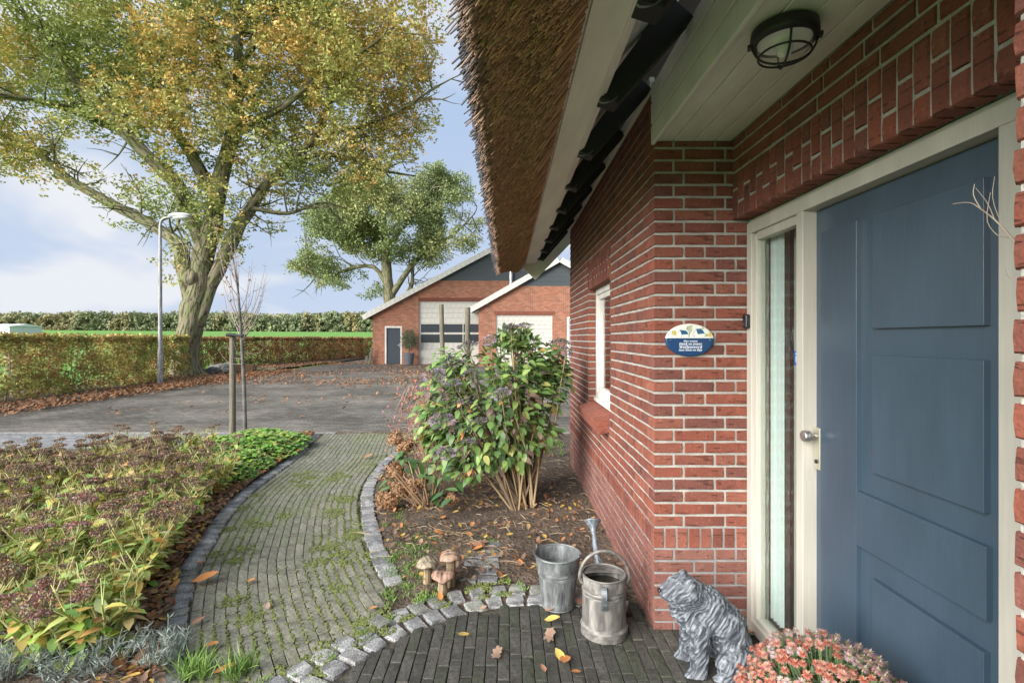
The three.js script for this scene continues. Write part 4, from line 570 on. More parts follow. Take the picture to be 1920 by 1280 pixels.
// ---- beech hedges
function hedge(label, pts, width, height, n, dense, seed, cols) {
  const t = thing('beech_hedge', label, 'hedge'), R = rng(seed), l = [], c = [], s = new Soup(), cv = new THREE.CatmullRomCurve3(pts.map((p) => V(...p))), len = cv.getLength();
  for (let i = 0; i < len * 5; i++) { const u = R(), p = cv.getPointAt(u), tg = cv.getTangentAt(u), nn = V(-tg.z, 0, tg.x), q = p.clone().addScaledVector(nn, (R() - 0.5) * width * 0.5); const top = q.clone().add(V((R() - 0.5) * 0.3, height * (0.85 + R() * 0.12), (R() - 0.5) * 0.3)); s.limb([q, q.clone().lerp(top, 0.5).add(rndDir(R).multiplyScalar(0.07)), top], [0.022, 0.015, 0.006], 5, undefined, 2); for (let k = 0; k < 9; k++) { const a = q.clone().lerp(top, 0.1 + 0.85 * R()), e = a.clone().add(rndDir(R).multiplyScalar(0.35 + R() * 0.25)); e.y = clamp(e.y + 0.12, 0.02, height); s.limb([a, a.clone().lerp(e, 0.5).add(rndDir(R).multiplyScalar(0.04)), e], [0.007, 0.005, 0.002], 3, undefined, 2); } }
  part('stems', s.build(), M([0.27, 0.22, 0.17], 0.95), t);
  let guard = 0; while (l.length < n && guard++ < n * 12) {
    const u = R(), p = cv.getPointAt(u), tg = cv.getTangentAt(u), nn = V(-tg.z, 0, tg.x), side = R(), e = R() < 0.72 ? (R() < 0.5 ? -1 : 1) * (0.5 - 0.14 * R() * R()) : R() - 0.5, y = R() < 0.24 ? height - R() * 0.08 : R() * height, bul = 1 - 0.12 * sstep(0.6, 1, y / height);
    const ap = u * len, w = fbm(ap * 0.9, y * 1.3 + (e > 0 ? 9 : 0), 3, 0, seed); if (w < (dense ? 0.22 : 0.50 - 0.12 * sstep(0.82, 1, y / height) - 0.14 * sstep(0.45, 0.75, u)) ) continue;
    l.push(mat4(p.clone().addScaledVector(nn, e * width * bul + (w - 0.5) * 0.1).add(V(0, y + (w - 0.5) * 0.06, 0)), [R() * 6, R() * 6, R() * 6], 0.75 + R() * 0.5)); const v = fbm(ap * 0.7 + 5, y * 2, 3, 0, seed + 3), k = 0.7 + 0.65 * R(); c.push((R() < 0.28 ? cols[2] : mixc(cols[0], cols[1], sstep(0.32, 0.68, v + (R() - 0.5) * 0.2) )).map((q) => q * k));
  }
  copies('foliage', spray(seed, 7, 0.12, 0.075, 0.048, 0.1), tintMat, l, t, c); return t;
}
hedge('sparse clipped beech hedge with green showing through, left of the lamp post', [[-12.1, 0, -3.5], [-12.1, 0, -9], [-12.05, 0, -14], [-12.45, 0, -19.2]], 0.85, 1.53, 7600, false, 61, [[0.28, 0.35, 0.10], [0.42, 0.40, 0.13], [0.44, 0.26, 0.10]]);
hedge('dense reddish brown beech hedge running from the oak to the barn', [[-16.6, 0, -22.6], [-14.9, 0, -25.4], [-12.9, 0, -32], [-11.6, 0, -42]], 1.0, 1.50, 9000, true, 62, [[0.19, 0.20, 0.065], [0.36, 0.22, 0.095], [0.38, 0.17, 0.075]]);
// ================================================================ things in the yard
{
  const t = thing('street_lamp', 'slim galvanised street lamp on a curved arm in front of the oak', 'street lamp', [-10.95, 0, -16.0]);
  part('pole', [new THREE.CylinderGeometry(0.045, 0.062, 4.0, 16).translate(0, 3.05, 0), new THREE.CylinderGeometry(0.075, 0.08, 1.25, 16).translate(0, 0.5, 0)].map((g) => g), M([0.66, 0.66, 0.67], 0.5, T.zinc, 0.001, { metalness: 0.2 }), t);
  const s = new Soup(); s.limb([V(0, 5.0, 0), V(0.02, 5.16, 0), V(0.12, 5.27, 0.01), V(0.42, 5.31, 0.02)], [0.042, 0.038, 0.034, 0.03], 10, undefined, 4); part('arm', s.build(), M([0.66, 0.66, 0.67], 0.5, T.zinc, 0.001, { metalness: 0.2 }), t);
  const h = new THREE.SphereGeometry(1, 20, 12).scale(0.36, 0.085, 0.13).translate(0.72, 5.35, 0.02), hd = part('lamp_head', h, M([0.46, 0.47, 0.48], 0.5), t); hd.rotation.z = 0.02;
  part('lens', new THREE.SphereGeometry(1, 20, 8, 0, 6.2832, Math.PI / 2, Math.PI / 2).scale(0.28, 0.10, 0.11).translate(0.76, 5.318, 0.02), M([0.72, 0.74, 0.76], 0.25), hd);
}
{ // young tree with its stake, and two bare stakes by the shrubs
  const t = thing('young_tree', 'thin leafless young tree with speckled bark tied to a stake', 'tree', [-3.86, 0, -7.4]), s = new Soup(), R = rng(23);
  s.limb([V(0.04, -0.05, 0), V(0.02, 0.8, 0), V(-0.02, 1.5, 0), V(-0.06, 2.2, 0.02), V(-0.16, 2.8, 0.0), V(-0.17, 3.12, 0)], [0.03, 0.027, 0.023, 0.014, 0.007, 0.003], 8, undefined, 3, 0.2, 3);
  part('trunk', s.build(), M([0.34, 0.32, 0.29], 0.9, T.granite, 0.004), t); const b = new Soup(), tips = [];
  for (let i = 0; i < 26; i++) { const y = 1.35 + R() * 1.0, a = R() * 6.28, p = V(lerp(0, -0.06, (y - 1.3)), y, 0), L = 0.5 + R() * 0.75, e = p.clone().add(V(Math.cos(a) * L * 0.34, L * 0.86, Math.sin(a) * L * 0.34)); const m = p.clone().lerp(e, 0.4).add(V(Math.cos(a) * 0.06, -0.02, Math.sin(a) * 0.06)); b.limb([p, m, e], [0.007, 0.005, 0.002], 4, undefined, 3); tips.push([p, m, e]); for (let k = 0; k < 2; k++) { const q = m.clone().lerp(e, R()), z = q.clone().add(rndDir(R).multiplyScalar(0.16)).add(V(0, 0.12, 0)); b.limb([q, z], [0.003, 0.0014], 3, undefined, 1); } }
  for (let i = 0; i < 6; i++) { const p = V(0.02, 0.95 + R() * 0.4, 0), a = R() * 6.28; b.limb([p, p.clone().add(V(Math.cos(a) * 0.2, 0.0, Math.sin(a) * 0.2)), p.clone().add(V(Math.cos(a) * 0.36, 0.2, Math.sin(a) * 0.36))], [0.004, 0.003, 0.0015], 3, undefined, 2); }
  part('twigs', b.build(), M([0.27, 0.22, 0.19], 0.9), t);
  const lf = new Soup(); for (let i = 0; i < 26; i++) { const [p, m, e] = tips[i % 26]; lf.leaf(m.clone().lerp(e, R()), rndDir(R), rndDir(R), 0.05, 0.03, [0.22, 0.13, 0.06]); } part('leaves', lf.build(), leafMat, t).userData.kind = 'stuff';
  const stake = (label, x, z, h, r, lean, group) => { const k = thing('wooden_stake', label, 'stake', [x, 0, z]); const g = new Soup(); g.limb([V(0, -0.1, 0), V(lean * 0.5, h * 0.5, 0), V(lean, h, 0)], [r * 1.04, r, r * 0.97], 14, undefined, 3, 0.1, 3); const n = 14, top = V(lean, h, 0), ci = g.v(top, 0, 0), ring = []; for (let i = 0; i <= n; i++) ring.push(g.v(V(lean + Math.cos(i / n * 6.2832) * r * 0.97, h, Math.sin(i / n * 6.2832) * r * 0.97), Math.cos(i), Math.sin(i))); for (let i = 0; i < n; i++) g.tri(ci, ring[i + 1], ring[i]); part('post', g.build(), MAT.post, k); return k; };
  const k = stake('round pale wooden stake holding the thin young tree with black strap', -4.06, -7.5, 1.56, 0.043, 0.0);
  const g = new Soup(); g.limb([V(-0.055, 1.535, 0.06), V(0.0, 1.54, 0.075), V(0.1, 1.53, 0.09), V(0.2, 1.52, 0.12), V(0.235, 1.53, 0.09)], [0.026, 0.026, 0.02, 0.022, 0.02], 6, undefined, 3); part('strap', g.build(), MAT.black, k);
  stake('taller mossy wooden stake rising behind the brown shrub, nearer the hedge', -1.10, -8.9, 2.08, 0.042, -0.05);
  stake('shorter wooden stake behind the hydrangea, nearer the house', -0.72, -9.1, 2.04, 0.05, 0.02);
}
{ // boulders, wooden trough and a log at the oak's foot
  const R = rng(29), rocks = []; for (let i = 0; i < 4; i++) { const g = mergeVertices(new THREE.IcosahedronGeometry(1, 3).deleteAttribute('uv').deleteAttribute('normal')), p = g.attributes.position; for (let q = 0; q < p.count; q++) { const v = V(p.getX(q), p.getY(q), p.getZ(q)); v.multiplyScalar(0.72 + 0.55 * noise3(v.x * 1.1 + i * 7, v.y * 1.1, v.z * 1.1, 5)); p.setXYZ(q, v.x, v.y, v.z); } g.computeVertexNormals(); rocks.push(metreUV(g, 0.2)); }
  for (let i = 0; i < 13; i++) { const p = gr(394 + R() * 42, 694 + R() * 10); const t = thing('boulder', 'rounded grey field stone in the pile at the foot of the oak', 'stone', [p.x, 0.1 + R() * 0.18, p.z], R() * 6, 'stones heaped at the foot of the oak'); t.scale.set(0.2 + R() * 0.16, 0.14 + R() * 0.1, 0.2 + R() * 0.14); part('stone', rocks[i % 4], M([0.40, 0.39, 0.36], 0.95, T.granite, 0.01), t); }
  const p = gr(458, 700), w = thing('wooden_trough', 'orange brown wooden trough on the leaves beside the stone pile', 'trough', [p.x, 0, p.z], 0.1), m = M([0.46, 0.26, 0.13], 0.85, T.wood, 0.004);
  part('side_board', box(-0.42, 0.42, 0.04, 0.38, 0.16, 0.20, 0.006), m, w); part('side_board', box(-0.42, 0.42, 0.04, 0.38, -0.20, -0.16, 0.006), m, w); part('end_board', box(-0.42, -0.38, 0.04, 0.36, -0.159, 0.159, 0.006), m, w); part('end_board', box(0.38, 0.42, 0.04, 0.36, -0.159, 0.159, 0.006), m, w); part('bottom', box(-0.379, 0.379, 0.05, 0.09, -0.159, 0.159), m, w); part('foot', [box(-0.4, -0.3, 0, 0.04, -0.2, 0.2), box(0.3, 0.4, 0, 0.04, -0.2, 0.2)], m, w);
  const q = gr(494, 698), lg = thing('log', 'short grey log lying on the leaves right of the wooden trough', 'log', [q.x, 0.1, q.z], 0.15), s = new Soup(); s.limb([V(-0.5, 0, 0), V(0, 0.015, 0), V(0.5, 0, 0)], [0.1, 0.09, 0.085], 10, undefined, 3, 0.25, 9); part('bark', s.build(), MAT.bark, lg); part('cut_end', [new THREE.CylinderGeometry(0.09, 0.09, 0.02, 12).rotateZ(Math.PI / 2).translate(-0.5, 0, 0), new THREE.CylinderGeometry(0.076, 0.076, 0.02, 12).rotateZ(Math.PI / 2).translate(0.5, 0, 0)], MAT.post, lg);
}
{ // fallen leaves over the yard
  const R = rng(37), s = new Soup(); s.leaf(V(0, 0, 0), V(1, 0.1, 0), V(0, 1, 0), 0.075, 0.045, undefined, -0.25, 0.3, 3); const g = s.build(), l = [], c = [];
  const col = () => { const k = 0.6 + R() * 0.7; return mixc([0.40, 0.18, 0.075], [0.31, 0.19, 0.11], R()).map((q) => q * k); };
  const put = (x, z, y = 0) => { l.push(mat4(V(x, y + 0.012 + R() * 0.02, z), [(R() - 0.5) * 0.9, R() * 6.28, (R() - 0.5) * 0.9], 0.7 + R() * 0.8)); c.push(col()); };
  for (let i = 0; i < 7500; i++) { const z = -9 - R() * 14, o = Math.abs(R() + R() + R() - 1.5); put(-10.35 + (R() < 0.5 ? 1 : -0.8) * o * 0.9, z, 0.03); }
  for (let i = 0; i < 15000; i++) { const z = -16 - R() * 26, x = lerp(-13.5, -3.0, Math.pow(R(), 1.3)), w = fbm(x * 0.35, z * 0.35, 3, 0, 12); if (R() < sstep(0.4, 0.6, w)) put(x, z, x < -10.4 ? 0.04 : 0); }
  for (let i = 0; i < 7000; i++) { const z = -9.5 - R() * 18, x = lerp(-10.2, 1.5, R()), w = fbm(x * 0.4, z * 0.5, 3, 0, 13); if (R() < 0.05 + 0.5 * sstep(0.5, 0.7, w)) put(x, z); }
  const m = copies('leaf_litter', g, tintMat, l, null, c); tag(m, 'orange brown fallen oak leaves strewn over the yard and along the kerb', 'leaves');
}
// ================================================================ garden plants
const stemMat = new THREE.MeshStandardMaterial({ vertexColors: true, roughness: 0.8 });
const leafPiece = (seed, L, W, bend = 0.25, fold = 0.16, seg = 4, c) => { const s = new Soup(); s.leaf(V(0, 0, 0), V(0, 0.1, 1), V(0, 1, 0), L, W, c, bend, fold, seg); return s.build(); };
{ // ---- big hydrangea by the house
  const base = gr(985, 950), t = thing('hydrangea', 'tall green hydrangea bush with fading mauve flower heads against the house wall', 'shrub', [base.x, 0, base.z]);
  const R = rng(51), rel = (px, py, d) => at(px, py, d).sub(base), D = 4.45;
  // the outline of the bush as a few rounded masses
  const masses = [[900, 720, 0, 0.36, 0.36, 0.4], [960, 690, 0.05, 0.30, 0.30, 0.35], [1000, 740, 0.1, 0.27, 0.34, 0.3], [870, 780, -0.05, 0.34, 0.30, 0.35], [930, 810, -0.15, 0.36, 0.30, 0.3], [1000, 800, 0, 0.20, 0.20, 0.25], [850, 690, 0.05, 0.2, 0.2, 0.3], [960, 640, 0.1, 0.16, 0.12, 0.2], [1035, 690, 0.1, 0.14, 0.18, 0.2], [880, 860, -0.1, 0.26, 0.16, 0.22], [850, 830, 0, 0.28, 0.24, 0.3], [830, 760, 0, 0.24, 0.28, 0.3], [815, 800, 0.1, 0.16, 0.2, 0.2], [955, 850, -0.1, 0.2, 0.12, 0.15], [1025, 720, 0.05, 0.2, 0.24, 0.25], [1000, 670, 0.05, 0.2, 0.2, 0.25], [960, 740, -0.1, 0.3, 0.3, 0.3]];
  const centre = rel(935, 770, D), woods = [[0.23, 0.165, 0.10], [0.31, 0.23, 0.13], [0.17, 0.125, 0.08]], st = new Soup(), tips = [];
  const leaves = [], heads = [];
  const stemTo = (e, r = 0.009) => { const b = V((R() - 0.5) * 0.2 - 0.02, -0.03, (R() - 0.5) * 0.2), k = V(b.x + (e.x - b.x) * (0.3 + R() * 0.35) + (R() - 0.5) * 0.1, e.y * (0.35 + R() * 0.2), b.z + (e.z - b.z) * 0.4 + (R() - 0.5) * 0.08); const c = woods[Math.floor(R() * 3)]; st.limb([b, k, e.clone().lerp(k, 0.35), e], [r * 1.25, r, r * 0.75, r * 0.4], 6, c, 3, 0.2, 3); tips.push([b, k, e]); };
  for (let i = 0; i < 46; i++) { const m = masses[Math.floor(R() * 9)], c = rel(m[0], m[1], D + m[2]); stemTo(c.add(V((R() - 0.5) * m[3] * 1.5, (R() - 0.3) * m[4] * 1.3, (R() - 0.5) * m[5] * 1.5)), 0.007 + R() * 0.005); }
  for (const [x, y] of [[958, 618], [1000, 640], [1050, 645], [1062, 660], [920, 640], [878, 650], [845, 680], [985, 612], [1025, 690], [838, 700], [822, 745]]) { const e = rel(x, y, D + (R() - 0.5) * 0.3); stemTo(e, 0.007); heads.push([e, R()]); }
  for (const [x, y] of [[850, 720], [885, 700], [815, 705], [870, 760], [830, 790], [900, 790], [880, 830], [835, 850], [940, 740]]) { const e = rel(x, y, D - 0.28 - R() * 0.1); stemTo(e, 0.006); heads.push([e, R()]); }
  part('stem', st.build(), stemMat, t);
  const LG = [0, 1, 2, 3].map((i) => leafPiece(i, 0.105, 0.060, 0.2 + 0.12 * i, 0.12 + 0.05 * (i % 2), 5)), LM = [[0.085, 0.155, 0.05], [0.115, 0.19, 0.055], [0.16, 0.235, 0.065], [0.07, 0.12, 0.055], [0.25, 0.25, 0.085], [0.17, 0.12, 0.10], [0.40, 0.19, 0.07]].map((c) => new THREE.MeshPhysicalMaterial({ color: rgb(...c.map((q) => q * 1.4)), roughness: 0.45, transmission: 0.28, thickness: 0, side: THREE.DoubleSide, specularIntensity: 0.6 }));
  const addLeaf = (p, dir, sc) => { const n = V((R() - 0.5) * 0.9, 1, (R() - 0.5) * 0.9 + 0.25).normalize(), z = dir.clone().normalize(), x = V(0, 0, 0).crossVectors(n, z).normalize(), y = V(0, 0, 0).crossVectors(z, x); const r = R(); leaves.push({ m: new THREE.Matrix4().makeBasis(x, y, z).scale(V(sc, sc, sc)).setPosition(p), g: LG[Math.floor(R() * 4)], mat: LM[r < 0.28 ? 0 : r < 0.55 ? 1 : r < 0.74 ? 2 : r < 0.84 ? 3 : r < 0.91 ? 4 : r < 0.975 ? 5 : 6], rank: -(p.clone().add(base).length()) * 1 + sc * 0.4 }); };
  for (let i = 0; i < 3500; i++) { const m = masses[Math.floor(R() * masses.length)], c = rel(m[0], m[1], D + m[2]), d = rndDir(R).multiplyScalar(Math.pow(R(), 0.4)); const p = c.add(V(d.x * m[3], d.y * m[4], d.z * m[5])), o = p.clone().sub(centre); o.y *= 0.4; o.normalize().add(rndDir(R).multiplyScalar(0.7)); o.y -= 0.32; addLeaf(p, o, 0.38 + R() * 0.58); }
  for (const [b, k, e] of tips) for (let i = 0; i < 3; i++) { const p = k.clone().lerp(e, 0.45 + R() * 0.55), o = rndDir(R); o.y = o.y * 0.4 - 0.15; addLeaf(p, o, 0.5 + R() * 0.6); }
  leaves.sort((a, b) => b.rank - a.rank); const rest = new Map();
  leaves.forEach((q, i) => { if (i < 300) { const m = part('leaf', q.g, q.mat, t); m.applyMatrix4(q.m); } else { if (!rest.has(q.mat)) rest.set(q.mat, []); rest.get(q.mat).push(q.g.clone().applyMatrix4(q.m)); } });
  for (const [m, l] of rest) stuffOf(part('leaves', merge(l), m, t));
  // flat fading flower heads: many tiny fruits and a few open florets
  const headG = [0, 1, 2].map((v) => { const s = new Soup(), Q = rng(60 + v); for (let i = 0; i < 150; i++) { const a = Q() * 6.283, r = Math.sqrt(Q()) * 0.075, p = V(Math.cos(a) * r, 0.035 - r * r * 5 + (Q() - 0.5) * 0.02, Math.sin(a) * r); const c = Q() < 0.5 ? [0.19, 0.18, 0.17] : Q() < 0.5 ? [0.25, 0.18, 0.27] : [0.15, 0.20, 0.10]; for (let k = 0; k < 3; k++) s.leaf(p, rndDir(Q), rndDir(Q), 0.011, 0.008, c, 0.1, 0.1, 2); } for (let i = 0; i < 16; i++) { const a = Q() * 6.283, r = 0.06 + Q() * 0.03, p = V(Math.cos(a) * r, 0.01 + (Q() - 0.5) * 0.03, Math.sin(a) * r), c = mixc([0.26, 0.20, 0.31], [0.34, 0.27, 0.30], Q()); for (let k = 0; k < 4; k++) s.leaf(p, V(Math.cos(k * 1.57 + a), 0.2, Math.sin(k * 1.57 + a)), V(0, 1, 0), 0.02, 0.018, c, 0.1, 0.1, 2); } for (let i = 0; i < 9; i++) { const a = i * 0.7; s.limb([V(0, -0.07, 0), V(Math.cos(a) * 0.05, 0.02, Math.sin(a) * 0.05)], [0.002, 0.0015], 3, [0.2, 0.22, 0.1], 1); } return s.build(); });
  heads.forEach(([p, r], i) => { const m = part('flower_head', headG[i % 3], leafMat, t); m.position.copy(p); m.rotation.set((R() - 0.5) * 0.8 + 0.25, R() * 6, (R() - 0.5) * 0.8); m.scale.setScalar(0.75 + r * 0.5); });
}
{ // ---- dried brown hydrangea at the path
  const base = gr(800, 955), t = thing('dried_hydrangea', 'low hydrangea with dry tan brown ball flower heads beside the path', 'shrub', [base.x, 0, base.z]), R = rng(71), st = new Soup(), rel = (x, y, d) => at(x, y, d).sub(base);
  const headG = [0, 1].map((v) => { const s = new Soup(), Q = rng(80 + v); for (let i = 0; i < 330; i++) { const d = rndDir(Q), r = 0.085 * (0.6 + 0.4 * Q()), p = d.clone().multiplyScalar(r), k = 0.6 + Q() * 0.7, c = mixc([0.40, 0.21, 0.10], [0.50, 0.33, 0.19], Q()).map((q) => q * k); for (let j = 0; j < 2; j++) s.leaf(p, rndDir(Q).add(d.clone().multiplyScalar(0.5)), d, 0.022, 0.02, c, 0.2, 0.2, 2); } return s.build(); });
  for (const [x, y, d, sc] of [[742, 822, 4.75, 0.9], [757, 840, 4.7, 0.9], [770, 828, 4.8, 0.8], [742, 884, 4.65, 1.15], [770, 916, 4.45, 0.95], [748, 918, 4.4, 0.9], [732, 940, 4.35, 0.85], [716, 934, 4.45, 0.8], [790, 905, 4.5, 0.7], [846, 936, 4.3, 0.62]]) { const e = rel(x, y, d), b = V((R() - 0.5) * 0.15, -0.02, (R() - 0.5) * 0.15); st.limb([b, b.clone().lerp(e, 0.55).add(V(0, 0.06, 0)), e], [0.006, 0.005, 0.003], 5, [0.30, 0.19, 0.11], 3); const m = part('flower_head', headG[Math.floor(R() * 2)], leafMat, t); m.position.copy(e); m.scale.set(sc, sc * 0.8, sc); m.rotation.set(R(), R() * 6, R()); }
  for (let i = 0; i < 18; i++) { const a = R() * 6.28, e = V(Math.cos(a) * 0.3 - 0.05, 0.2 + R() * 0.25, Math.sin(a) * 0.25); st.limb([V((R() - 0.5) * 0.1, -0.02, (R() - 0.5) * 0.1), e], [0.004, 0.002], 4, [0.33, 0.22, 0.13], 2); } part('stem', st.build(), stemMat, t);
  const lf = new Soup(); for (const [x, y, d, n, sp] of [[762, 868, 4.55, 10, 0.06], [755, 855, 4.6, 6, 0.05], [825, 912, 4.35, 9, 0.09], [850, 918, 4.3, 6, 0.08], [800, 900, 4.4, 7, 0.1], [790, 870, 4.5, 5, 0.06], [738, 905, 4.5, 4, 0.05]]) { const c = rel(x, y, d); for (let i = 0; i < n; i++) { const o = rndDir(R); o.y = o.y * 0.5 - 0.3; lf.leaf(c.clone().add(rndDir(R).multiplyScalar(sp)), o, V(0, 1, 0.3), 0.09 + R() * 0.05, 0.055, [[0.09, 0.2, 0.06], [0.13, 0.25, 0.08], [0.06, 0.15, 0.06]][i % 3], 0.35, 0.15, 4); } } part('leaf', lf.build(), leafMat, t);
}
{ // ---- reddish brown dry shrub and pink dry heads left of the bush, pale sedum heads in front
  const base = V(-0.86, 0, -5.6), t = thing('russet_shrub', 'dry russet shrub with drooping reddish stems left of the hydrangea', 'shrub', [base.x, 0, base.z]), R = rng(73), st = new Soup(), lf = new Soup();
  for (let i = 0; i < 90; i++) { const a = R() * 6.28, r = 0.1 + R() * 0.42, h = 0.35 + R() * 0.75, e = V(Math.cos(a) * r - 0.06, h * (1.05 - r * 0.7), Math.sin(a) * r * 0.8), m = V(e.x * 0.55, h, e.z * 0.55); st.limb([V((R() - 0.5) * 0.15, 0, (R() - 0.5) * 0.15), m, e], [0.004, 0.003, 0.0014], 3, mixc([0.34, 0.13, 0.08], [0.30, 0.2, 0.13], R()), 3); for (let k = 0; k < 10; k++) { const p = m.clone().lerp(e, R()).add(rndDir(R).multiplyScalar(0.03)); lf.leaf(p, rndDir(R), rndDir(R), 0.03 + R() * 0.02, 0.018, mixc([0.42, 0.16, 0.10], [0.38, 0.25, 0.19], R()).map((q) => q * (0.6 + R() * 0.7)), 0.4, 0.2, 2); } }
  part('stem', st.build(), stemMat, t); stuffOf(part('leaves', lf.build(), leafMat, t));
  const p2 = V(-0.62, 0, -4.75), u = thing('faded_aster', 'faded pink brown flower clump between path hydrangea and big hydrangea', 'plant', [p2.x, 0, p2.z]), s2 = new Soup(), h2 = new Soup();
  for (let i = 0; i < 60; i++) { const a = R() * 6.28, r = Math.sqrt(R()) * 0.34, e = V(Math.cos(a) * r, 0.35 + R() * 0.4, Math.sin(a) * r * 0.7); s2.limb([V(e.x * 0.3, 0, e.z * 0.3), e], [0.003, 0.0015], 3, [0.3, 0.22, 0.13], 2); const c = mixc([0.46, 0.29, 0.28], [0.36, 0.27, 0.17], R()); for (let k = 0; k < 16; k++) h2.leaf(e.clone().add(rndDir(R).multiplyScalar(0.025)), rndDir(R), rndDir(R), 0.024, 0.014, c.map((q) => q * (0.7 + R() * 0.6)), 0.1, 0.1, 2); } part('stem', s2.build(), stemMat, u); stuffOf(part('flowers', h2.build(), leafMat, u));
  for (const [x, y, lab] of [[799, 771, 'creamy white flower head by the russet shrub, left one of two'], [812, 772, 'creamy white flower head by the russet shrub, right one of two']]) { const e = at(x, y, 4.6), w = thing('white_flower', lab, 'flower', [e.x, 0, e.z]), s = new Soup(), h = new Soup(); s.limb([V(0, 0, 0), V(0.01, e.y * 0.5, 0), V(0, e.y, 0)], [0.004, 0.003, 0.003], 5, [0.17, 0.24, 0.08], 2); for (let k = 0; k < 5; k++) s.leaf(V(0, e.y * (0.4 + k * 0.1), 0), rndDir(R), V(0, 1, 0), 0.07, 0.03, [0.15, 0.28, 0.09], 0.3, 0.1, 3); for (let k = 0; k < 150; k++) { const d = rndDir(R); d.y = Math.abs(d.y); h.leaf(V(d.x * 0.026, e.y + d.y * 0.022, d.z * 0.026), d, rndDir(R), 0.012, 0.009, [0.62, 0.62, 0.46], 0.1, 0.1, 2); } part('stem', s.build(), leafMat, w); part('flower_head', h.build(), leafMat, w); }
}
